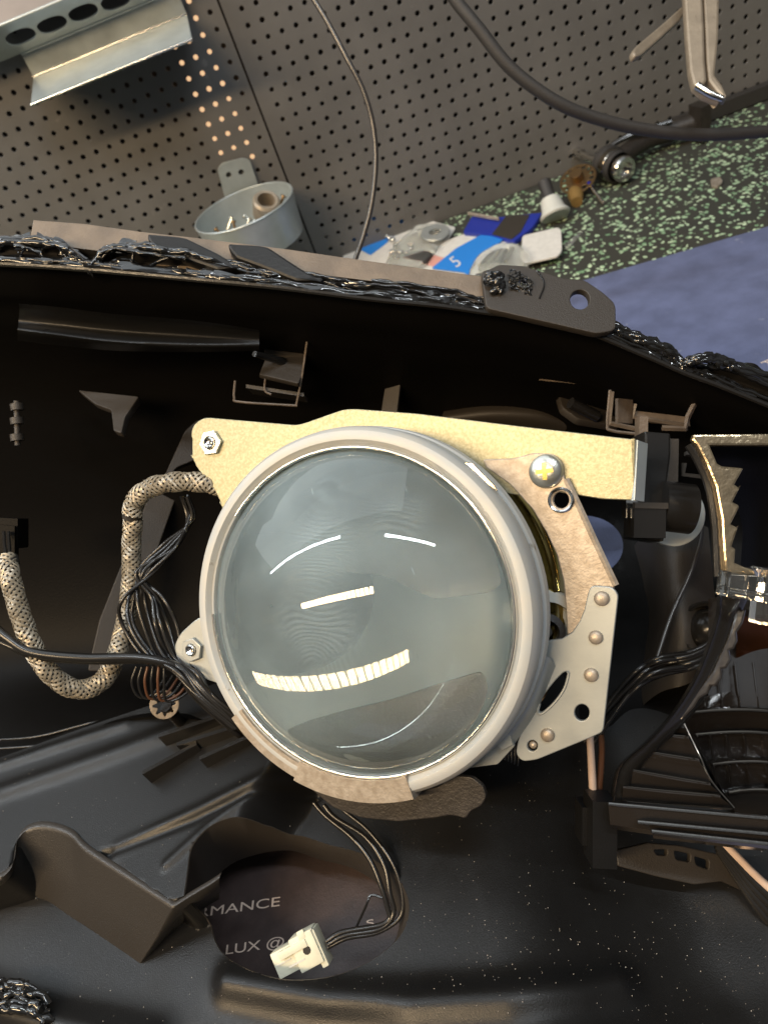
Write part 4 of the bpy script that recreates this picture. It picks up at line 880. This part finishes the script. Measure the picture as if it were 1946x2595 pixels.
ws = [([P(-30,1340,232),P(20,1382,231),P(70,1410,231),P(180,1422,232),P(300,1422,234),P(380,1440,236),P(430,1480,240)], 1.5, 'wire'), ([P(-30,1372,233),P(20,1396,232),P(80,1420,232),P(200,1430,233),P(320,1430,235),P(400,1455,238)], 0.9, 'wire')]
harness('black_cable', 'thick black cable crossing in front of the braided loop', P(180,1422,234), ws, 'cable')
ws = []
for k in range(6):
    ws.append(([P(295+k*12,1440,236),P(285+k*14,1475,236),P(300+k*12,1505+k*2,238),P(330+k*14,1500,240),P(360+k*14,1460,242)], 0.45, 'brown' if k in (2,4) else 'wire'))
harness('loose_wires', 'small curls of thin wire under the braided loop', P(320,1490,240), ws)
ws = [([P(405,1460,236),P(440,1490,238),P(480,1535,240),P(540,1590,244)], 1.0, 'wire'), ([P(420,1470,236),P(450,1500,238),P(500,1545,240),P(560,1600,244)], 0.6, 'brown'), ([P(400,1480,237),P(430,1515,238),P(480,1560,240),P(530,1600,244)], 0.9, 'wire')]
harness('wire_bundle', 'black and orange wires running down behind the lower left of the ring', P(470,1530,240), ws)
harness('thin_wire_pair', 'pair of thin black wires lying across the shell at the left edge', PT(100,1600,48), [([PT(-30,1600,50),PT(80,1592,50),PT(200,1562,50),PT(400,1520,50)], 0.5, 'wire'), ([PT(-30,1620,50),PT(100,1610,50),PT(250,1590,50),PT(430,1560,50)], 0.5, 'wire')])
# right bundle
ws = []
for k in range(14):
    o = k*6-40; j = lambda s=4: random.uniform(-s, s)
    ws.append(([P(1270+j(8),1600+o*0.5,232+j(4)),P(1320+j(),1530+o*0.55,230+j(4)),P(1380+j(),1465+o*0.45+j(),228+j(3)),P(1430+j(),1440+o*0.5+j(),226+j(3)),P(1500+j(),1425+o*0.45+j(),226+j(3)),P(1580,1380+o*0.5,228+j(2))], 0.75, 'wire'))
harness('wire_bundle', 'thick bundle of glossy black wires between the silver bracket and the reflector', P(1430,1450,240), ws)
harness('grey_wire', 'single grey wire dropping from the adjuster behind the reflector rim', P(1480,1250,250), [([P(1515,1130,250),P(1512,1170,246),P(1490,1240,242),P(1450,1330,238),P(1418,1425,234)], 0.7, 'cable')], 'wire')
harness('cream_brown_wires', 'cream and brown wires dropping to the post below the silver bracket', P(1285,1650,232), [([P(1272,1560,236),P(1276,1620,218),P(1281,1715,204)], 1.05, 'cream'), ([P(1296,1570,236),P(1300,1620,220),P(1294,1715,206)], 0.9, 'brown')], 'wires')
ws = []
for k in range(5): ws.append(([P(1540+k*3,1800+k*9,206),P(1590+k*2,1850+k*14,204),P(1640+k,1900+k*18,202),P(1720,1970+k*22,200)], 1.1, 'cream' if k == 0 else 'wire'))
harness('wire_bundle', 'black and cream wires leaving under the reflector at the right edge', P(1600,1870,226), ws)
ws = []
for k in range(7): ws.append(([P(1110-k*5,1560,240),P(1120-k*8,1640+k*4,238),P(1090-k*12,1700+k*4,236),P(1000-k*12,1740+k*3,238),P(900,1755,245)], 0.7, 'wire'))
harness('wire_bundle', 'black wires curling behind the brown flange under the lens', P(1080,1700,238), ws)
# connector and its lead
cn = thing('white_connector', 'ivory plastic plug on a black lead lying at the round opening', 'connector', P(650,2040,222))
CZ = 216
def cpt(u, v, z=CZ): return P(u, v, z)
for pts, r in (([(678,1735),(705,1765),(760,1810),(800,1860),(825,1920),(838,1965),(842,1985),(820,2000),(740,2015),(705,2035)],0.75), ([(700,1740),(725,1768),(790,1810),(830,1870),(842,1930),(850,1975),(820,2008),(745,2022),(708,2042)],0.75), ([(740,1750),(800,1800),(850,1870),(870,1940),(862,1985),(815,2016),(750,2028),(708,2048)],0.6)):
    zs = np.interp([q[1] for q in pts], [1735,1810,1900,2040], [226,221,216,CZ-3]); part('lead', tube([P(u,v,z) for (u,v),z in zip(pts,zs)], r, 10, 8), MT['wire'], cn, 60)
part('lead', tube([P(765,2015,CZ),P(790,1960,CZ+8),P(802,1935,CZ+10),P(830,1942,CZ+8)], 0.4, 6), MT['wire'], cn, 60)
cx_ = P(706,2018,CZ)-P(610,2070,CZ); cx_ /= np.linalg.norm(cx_); cz_ = M@np.array([0.1,-0.35,-0.93]); cz_ -= cx_*(cz_@cx_); cz_ /= np.linalg.norm(cz_); cy_ = np.cross(cz_, cx_)
cc0 = P(650,2056,CZ)
def cbox(x, y, z, dx, dy, dz): return box(cc0+cx_*x+cy_*y+cz_*z, cx_, cy_, cz_, (dx,dy,dz))
def bevelled(vf, w):
    import bmesh
    me = bpy.data.meshes.new('t'); me.from_pydata([tuple(v) for v in vf[0]], [], vf[1]); bm_ = bmesh.new(); bm_.from_mesh(me)
    bmesh.ops.recalc_face_normals(bm_, faces=bm_.faces)
    bmesh.ops.bevel(bm_, geom=bm_.edges[:], offset=w, segments=2, affect='EDGES', profile=0.6); bm_.to_mesh(me); bm_.free()
    V = np.array([v.co[:] for v in me.vertices]); F = [tuple(p.vertices) for p in me.polygons]; bpy.data.meshes.remove(me); return V, F
part('plug_body', join(bevelled(cbox(-4.2,0,0.2,6.6,7.0,5.6),0.5), bevelled(cbox(2.6,0,0.6,7.2,9.2,7.0),0.6), bevelled(cbox(5.8,-1.0,0.2,2.0,10.2,6.4),0.4)), MT['white'], cn, 30)
part('latch', join(bevelled(cbox(-0.5,2.0,3.9,8.5,2.2,1.1),0.3), bevelled(cbox(3.2,4.2,3.6,2.2,2.4,1.2),0.3)), MT['white'], cn, 30)
part('ink_mark', plate([(0.9*math.cos(a)*(1+0.3*math.sin(5*a)), 0.9*math.sin(a)*(1+0.3*math.cos(3*a))) for a in np.arange(20)*math.pi/10], type('Q',(Plane,),{'__init__':lambda s:None})(), 0.08, local=True) if False else disc(cc0+cx_*3.0+cy_*0.1+cz_*4.08, cz_, 1.15, 0.12, 9, bev=0.02), MT['wire'], cn, 0)
part('body_groove', join(cbox(-0.9,-1.6,4.02,5.0,0.5,0.3), cbox(-4.6,0,3.05,4.6,0.4,0.25), cbox(5.2,4.3,2.9,2.4,0.35,1.6)), MT['whiteg'], cn, 0)
part('socket', cbox(-7.2,0.2,0.2,0.8,4.8,3.6), MT['blackm'], cn)
# thin cable and hose in front of the wall
solo('hanging_cable', tube([P(660,-30,330),P(705,42,332),P(752,130,335),P(785,195,338),P(806,270,342),P(812,350,346),P(803,440,350),P(785,510,354),P(762,575,356)], 1.15, 12, 12), MT['cable'], 'thin grey cable hanging in a gentle curve before the pegboard', 'cable', smooth=60)
solo('black_hose', tube([P(955,-50,330),P(985,0,332),P(1035,62,334),P(1105,148,338),P(1200,218,342),P(1290,255,346),P(1400,280,350),P(1530,290,354),P(1720,278,362)], 2.75, 18, 14), MT['hose'], 'thick black rubber hose sweeping from the top to the right edge', 'hose', smooth=60)

# ================================================================== WALL HARDWARE
# folded steel channel, upper left: profile found in the plane of its left end, swept along the wall
XL_ = PW(72, 262, 60)[0]
def PX(u, v, x):
    r = ray(u, v); return EYE+r*(x/r[0])
ch = thing('steel_channel', 'folded galvanised steel channel with oval holes, fixed high on the pegboard', 'steel channel', PW(200,150,10))
prl = [PX(u, v, XL_) for u, v in ((66,226),(70,222),(72,165),(45,115),(43,110))]
XR_ = PX(414,103,XL_)[0]
r_ = ray(414,100); tt = (prl[0][2]-HC)/r_[2]; XR_ = (EYE+r_*tt)[0]
prl2 = [p[1:] for p in prl]
top_dir = np.array([prl2[3][0]-28, prl2[3][1]+7.0])
prof2 = [prl2[0], prl2[2], prl2[3]]
def sheet(a, b, x0, x1, t=1.0, name='web', mat=MT['zinc'], holes=(), bend=0.6):
    a = np.array(a); b = np.array(b); d = (b-a); L = np.linalg.norm(d); d /= L; n = np.array([-d[1], d[0]])
    pl = Plane((x0,0,0), (0,1,0)); pl.o = np.array([x0, a[0], a[1]]); pl.x = np.array([1.,0,0]); pl.y = np.array([0, d[0], d[1]]); pl.n = np.cross(pl.x, pl.y)
    return part(name, plate([(0,0),(x1-x0,0),(x1-x0,L),(0,L)], pl, t, holes, 0.3, local=True), mat, ch, 30)
sheet(prof2[0], prof2[1], XL_, XR_, name='lower_lip')
sheet(prof2[1], prof2[2], XL_, XR_, name='front_web')
part('fold', tube([(XL_,*prof2[1]),(XR_,*prof2[1])], 0.9, 10, 2), MT['chrome'], ch, 60)  # chrome brighter than the sheet: the bend's highlight is put into the colour
part('lip_edge', tube([(XL_,*prof2[0]),(XR_,*prof2[0])], 0.8, 10, 2), MT['chrome'], ch, 60)  # lip highlight put into the brighter chrome as well
q3 = np.array(prof2[2]); Lh = 30.0; dtop = np.array([-0.80, 0.60])
hol = []
for k in range(4):
    c = PX(60,80,XL_)
def sheet_hit(u, v):  # on the slanted hole face
    nrm = np.array([0, -dtop[1], dtop[0]]); o = np.array([XL_, *q3]); r = ray(u, v); return EYE+r*(((o-EYE)@nrm)/(r@nrm))
XL2 = XL_-60
for (u, v) in ((45,78),(113,52),(180,26),(250,2),(320,-22),(385,-46)):
    p = sheet_hit(u, v); lx = p[0]-XL2; ly = (p[1]-q3[0])*dtop[0]+(p[2]-q3[1])*dtop[1]
    hol.append([(lx+9.0*(abs(math.cos(a))**0.8)*np.sign(math.cos(a)), ly+6.6*(abs(math.sin(a))**0.8)*np.sign(math.sin(a))) for a in np.arange(20)*math.pi/10])
    lyc = ly
sheet(q3, q3+dtop*Lh, XL2, XR_, name='holed_web', holes=hol)
q4 = q3+dtop*Lh
part('fold', tube([(XL_-60,*q4),(XR_,*q4)], 1.0, 10, 2), MT['zinc'], ch, 60)
sheet(q4, q4+np.array([0.35,0.93])*60, XL2, XR_, name='upper_web', mat=MT['greyw'])
part('fold', tube([(XL_,*q3),(XR_,*q3)], 0.8, 10, 2), MT['zinc'], ch, 60)
# round tray
trc = PW(520,452,45); TY = YW-trc[1]
tray = thing('round_tray', 'round galvanised cup holding screws against the pegboard', 'metal cup', trc-np.array([0,0,12]))
R_ = abs(PT(630,430,trc[2])[0]-PT(415,480,trc[2])[0])/2
ctr = PT(526,447,trc[2]); ctr[1] = min(ctr[1], YW-R_-2)
part('wall_ring', lathe([(R_*0.93,-26),(R_,0),(R_-0.9,0),(R_*0.93-1.2,-24),(0.001,-24)], ctr, (0,0,1), 72), MT['zinc'], tray, 40)
part('rim', lathe([(R_-0.3+0.7*math.cos(a), 0.7*math.sin(a)) for a in np.linspace(0,2*math.pi,9)], ctr, (0,0,1), 72), MT['zinc'], tray, 60)
tabw = Plane((0,YW-3,0), (0,-1,0))
part('back_tab', plate(rpoly([(470,365),(478,352),(525,340),(540,345),(562,412),(565,440),(492,452)], 8), tabw, 1.2, [circ(494,377,6), circ(521,371,6)], 0.2), MT['zinc'], tray, 30)
nut_ = ctr+np.array([R_*0.38, R_*0.10, -8])
st_ = thing('threaded_socket', 'steel socket with a dark bore standing in the round cup', 'socket', nut_)
part('sleeve', lathe([(R_*.26,-4),(R_*.26,8),(R_*.22,9.5),(R_*.17,9.3),(R_*.16,-2),(0.001,-2)], nut_, M@np.array([0.15,-0.35,-0.9]), 28), MT['toolmetal'], st_, 40)
for k, (fx, fy, a, l) in enumerate([(-0.45,0.0,0.5,8),(-0.30,-0.25,1.4,6),(-0.55,-0.22,2.2,6),(-0.1,-0.35,0.2,7),(0.1,-0.1,2.8,7),(0.62,0.1,0.4,8)]):
    b0 = ctr+np.array([R_*fx, R_*fy, -10]); dr = np.array([math.cos(a), math.sin(a)*0.5, 0.9]); dr /= np.linalg.norm(dr)
    o = solo('screw', join(tube([b0, b0+dr*l], 0.9, 8, 2), disc(b0+dr*l, dr, 1.9, 1.2, 14, dome=1)), MT['brass'] if k in (1,2,5) else MT['screw'], ['long steel screw leaning at the left of the cup','brass headed screw at the front of the cup','brass screw at the far left in the cup','small screw at the front middle of the cup','short screw beside the socket in the cup','brass screw right of the socket in the cup'][k], 'screw', 'screws in the round cup')

# bent pliers and stick, upper right
pl_ = thing('bent_pliers', 'tan metal long nose pliers with a bent tip hanging at the top right', 'pliers', P(1520,40,330))
pz = Plane(P(1515,100,330), M@np.array([-0.1,-0.2,-1]))
part('jaw', plate(rpoly([(1476,-60),(1516,-60),(1522,60),(1524,130),(1528,172),(1520,182),(1548,205),(1556,216),(1520,200),(1498,182),(1490,150),(1484,80)], 4), pz, 5, bev=1.2), MT['toolmetal'], pl_, 40)
part('jaw', plate(rpoly([(1518,-60),(1556,-60),(1553,80),(1545,160),(1560,180),(1572,206),(1566,212),(1548,196),(1530,172),(1526,130),(1523,60)], 4), pz.back(1.0), 5, bev=1.2), MT['toolmetal'], pl_, 40)
part('tip', tube([pz.hit(1505,184), pz.hit(1535,202), pz.hit(1562,213)], [1.8,1.6,1.3], 10), MT['chrome'], pl_, 60)
solo('metal_stick', plate(rpoly([(1475,10),(1482,22),(1470,42),(1385,118),(1372,122),(1366,108),(1376,96),(1440,42)], 6), Plane(P(1420,65,340), M@np.array([0.3,-0.3,-1])), 3.5, bev=0.8), MT['toolmetal'], 'flat tan metal rod slanting left of the bent pliers', 'rod', smooth=40)

# ================================================================== THINGS ON THE BENCH
BH = 3.2
def slab(px, h, thick, r=6): return plate(rpoly(px, r), Plane((0,0,h), (0,0,1)), thick, bev=0.3)
bl = thing('blister_pack', 'clear blister pack with blue card lying behind the rim, half under the cable', 'blister pack', PT(820,520,BH))
part('card', slab([(735,545),(800,470),(880,462),(985,490),(960,530),(930,590),(760,580)], BH+1.2, 0.8), MT['whitecard'], bl, 30)
part('blue_band', slab([(748,522),(800,468),(890,472),(832,526),(800,550)], BH+1.7, 0.4, 3), MT['bluecard'], bl, 30)
part('white_stripe', slab([(775,522),(780,524),(858,474),(850,473)], BH+1.95, 0.2, 1), MT['whitecard'], bl, 30)
part('blister', slab([(830,575),(850,530),(900,485),(950,480),(960,500),(920,560),(880,590)], BH+6, 4.2, 8), MT['clear'], bl, 40)
for k in range(14):
    u, v = 845+random.uniform(-15,75), 520+random.uniform(-12,50); c = PT(u, v, BH+2)
    solo('steel_ball', lathe([(2.0*math.cos(a)+1e-3, 2.0*math.sin(a)) for a in np.linspace(-1.55,1.57,8)], c+np.array([0,0,2.0]), (0,0,1), 14), MT['chrome'], 'small shiny steel ball in the heap beside the blue banded blister pack', 'steel ball', 'steel balls in the blister pack', smooth=60)
wd = PT(940,503,BH+7)
solo('large_washer', lathe([(4.5,0),(4.5,1.2),(10.5,1.2),(11,0.6),(10.5,0),(4.5,0)], wd, (0.1,-0.15,1), 40), MT['alu'], 'large grey washer lying on the blister pack', 'washer')
b2 = thing('blister_pack', 'blister pack with bright blue band and figure 5 directly behind the mounting tab', 'blister pack', PT(1010,560,BH))
part('card', slab([(880,560),(960,520),(1040,490),(1130,540),(1150,600),(1050,600),(1000,610),(890,590)], BH+1.0, 0.8), MT['whitecard'], b2, 30)
part('pink_panel', slab([(868,560),(920,545),(968,558),(955,578),(900,566)], BH+1.8, 0.5, 3), MT['pinkcard'], b2, 30)
part('blue_band', slab([(932,578),(985,535),(1050,500),(1095,508),(1060,540),(1010,592),(1000,586)], BH+2.6, 0.8, 4), MT['bluecard'], b2, 30)
def tt5():
    A = PT(985,578,BH+2.66); ex = PT(1012,560,BH+2.66)-A; up = PT(963,556,BH+2.66)-A
    return text_vf('5', lambda x, y: A+ex*x*1.1+up*y*1.2, 1.0)
part('figure', tt5(), MT['whitecard'], b2, 0)
part('blister', plate(rpoly([(1008,585),(1030,545),(1075,520),(1120,520),(1145,545),(1120,575),(1060,605),(1020,610)], 14), Plane((0,0,BH+12), (0,0,1)), 9, bev=3), MT['clear'], b2, 50)
part('blister_inner', plate(rpoly([(1030,580),(1050,552),(1085,535),(1105,545),(1075,575),(1045,592)], 10), Plane((0,0,BH+9), (0,0,1)), 5, bev=2), MT['clear'], b2, 50)
for k in range(4): part('bulb', tube([PT(1038+k*18,582-k*3,BH+4), PT(1066+k*14,552-k*3,BH+5)], 1.6, 10, 2), MT['screw'], b2, 50)
nb = thing('navy_pack', 'navy blue and black packet with gold writing edge behind the blister packs', 'packet', PT(1070,480,BH))
part('packet', slab([(1000,500),(1022,462),(1080,468),(1172,458),(1148,492),(1110,520),(1060,505)], BH+4, 3.5, 4), MT['navy'], nb, 30)
part('black_panel', slab([(1062,505),(1092,466),(1145,462),(1125,500),(1105,516)], BH+4.4, 0.4, 3), MT['blackm'], nb, 30)
part('gold_edge', join(*[tube([PT(1012,462,BH+6)+np.array([0,0,k*1.2]), PT(1078,474,BH+6)+np.array([0,0,k*1.2])], 0.7, 6, 2) for k in range(2)]), MT['cast'], nb, 30)
solo('white_tag', slab([(1128,508),(1205,490),(1212,496),(1214,540),(1205,552),(1125,570)], BH+6, 1.4, 7), MT['whitecard'], 'crumpled white square tag lying at the right end of the packs', 'tag')
kn = thing('suction_cap', 'grey white plastic suction cap with dark stem behind the white tag', 'plastic cap', PT(1195,470,BH))
k0 = PT(1200,466,BH+6); ka = np.array([-0.12,0.55,0.5]); ka = PT(1178,400,BH+22)-k0; ka /= np.linalg.norm(ka)
part('cup', lathe([(0.001,-0.5),(9.5,-0.5),(10.5,0.6),(10.3,1.6),(8.2,4.5),(7.2,10),(6.4,13),(0.001,13.5)], k0, ka, 36), MT['whiteg'], kn, 40)
part('stem', lathe([(4.8,13),(4.4,16),(4.6,26),(3.2,27),(0.001,27)], k0, ka, 28), MT['hose'], kn, 40)
# rotary tool with chuck
tl = thing('angle_tool', 'black and steel angle driver lying at the foot of the pegboard', 'angle driver', PT(1340,370,BH))
A = PT(1300,362,BH+12); B = PT(1395,372,BH+12)
ta = (PT(1385,372,BH+12)-PT(1305,345,BH+12)); ta /= np.linalg.norm(ta)
H0 = PT(1312,352,BH+12)
part('chuck', lathe([(0.001,-3),(11,-3),(12.5,-1),(12.5,2),(11,3),(10.8,12),(9.5,13),(9.5,14),(10.2,15)], H0, ta, 44), MT['hose'], tl, 30)
part('collar', lathe([(10.9,3.5),(11.2,4),(11.2,9),(10.9,9.5)], H0, ta, 44), MT['chromeb'], tl, 30)
part('nose', lathe([(8.6,14),(8.8,15),(8.8,20),(7.8,21.5),(5.2,21.8),(4.8,17),(0.001,17)], H0, ta, 44), MT['chrome'], tl, 30)
part('handle', tube([H0+ta*2-np.array([0,0,1]), PT(1400,300,BH+12), PT(1510,262,BH+12)], [7,6.5,8], 14), MT['brownf'], tl, 40)
part('grip', box(PT(1512,262,BH+14), (1,0.15,0), (-.15,1,0), (0,0,1), (8,14,24)), MT['brownf'], tl, 30)
part('lever', tube([PT(1285,335,BH+16), PT(1360,292,BH+22), PT(1450,262,BH+22)], [1.5,2.2,2.0], 8), MT['black_s'], tl, 40)
part('bit', tube([PT(1302,352,BH+14), PT(1250,330,BH+12), PT(1214,308,BH+10)], [2.2,3.4,3.8], 12), MT['chrome'], tl, 40)
fr_ = Plane(PT(1248,385,BH+12), M@np.array([-0.45,-0.35,-0.8]))
dsk = thing('perforated_disc', 'brass coloured disc with a ring of holes leaning beside the angle driver', 'perforated disc', fr_.o)
o2 = [(13*math.cos(a), 13*math.sin(a)) for a in np.arange(40)*math.pi/20]
hh_ = [[(10*math.cos(b)+1.6*math.cos(a), 10*math.sin(b)+1.6*math.sin(a)) for a in np.arange(10)*math.pi/5] for b in np.arange(14)*math.pi/7]
part('disc', plate(o2, fr_, 1.2, hh_, 0.2, local=True), MT['brass'], dsk, 30)
part('hub', disc(fr_.o, fr_.n, 4.5, 6, 20), MT['brass'], dsk, 30)
bt = thing('drill_bit', 'small bright drill bit with blue collar pointing down from the brass disc', 'drill bit', PT(1290,420,BH))
part('shaft', tube([PT(1272,398,BH+8), PT(1305,440,BH+2)], 1.3, 12, 2), MT['chrome'], bt, 40)
part('collar', tube([PT(1262,386,BH+9.5), PT(1275,402,BH+7.6)], 2.1, 12, 2), MT['bluetip'], bt, 40)
solo('brass_brush', tube([PT(1238,405,BH+4),PT(1243,420,BH+5),PT(1246,436,BH+4)], [3.5,5.6,4.0], 16, 5), MT['brush'], 'small brass wool brush lying below the perforated disc', 'brush', smooth=60)
solo('brown_chip', slab([(1535,385),(1555,380),(1562,390),(1550,402),(1536,400)], BH+2, 1.8, 4), MT['cast'], 'small brown crumb lying on the speckled mat', 'debris')
solo('clear_strip', slab([(1215,530),(1255,495),(1262,498),(1225,538)], BH+1, 0.8, 3), MT['clear'], 'small scrap of clear plastic on the speckled mat', 'plastic scrap')
solo('wall_ledge', box((PT(1600,262,BH)[0]+150, YW-6, BH+6), (1,0,0), (0,1,0), (0,0,1), (380,8,10)), MT['hose'], 'long dark ledge strip along the foot of the pegboard at the right', 'ledge strip')
solo('small_bolt', join(disc(PT(704,520,BH), (0,0,1), 4, 4, 6, bev=0.4), tube([PT(704,520,BH+4), PT(706,500,BH+8)], 1.6, 10, 2)), MT['screw'], 'small steel bolt standing at the foot of the pegboard seam', 'bolt')

# dust on the black shell
V = []; F = []
for k in range(750):
    u, v = random.uniform(-20,1680), random.uniform(1640,2230)
    if k % 3 == 0: u, v = random.gauss(1150,330), random.gauss(2080,90)
    p = PT(u, v, HZ-(16 if u > 1150 else 0))
    if not (XA+2 < p[0] < XB-2 and YA+2 < p[1] < YB-2): continue
    sdv, _, _ = sdpoly(np.array([p[0]]), np.array([p[1]]), hole)
    if sdv[0] > -1: continue
    z = floor_h(p[0], p[1])+0.12; s = random.choice([0.05,0.06,0.08,0.08,0.13]); a = random.uniform(0,3.14); l = s*random.choice([1,1,1.5,4 if s < .08 else 1])
    dx, dy = math.cos(a), math.sin(a); n = len(V)
    V += [(p[0]+dx*l, p[1]+dy*l, z), (p[0]-dy*s, p[1]+dx*s, z+s*.6), (p[0]-dx*l, p[1]-dy*l, z), (p[0]+dy*s, p[1]-dx*s, z+s*.6), (p[0],p[1],z-s)]
    F += [(n,n+1,n+2,n+3),(n,n+4,n+1),(n+1,n+4,n+2),(n+2,n+4,n+3),(n+3,n+4,n)]
dm = material('dust', (0.36,0.33,0.29), 0.8)
struct('dust_specks', (np.array(V), F), dm, 'stuff', 0)
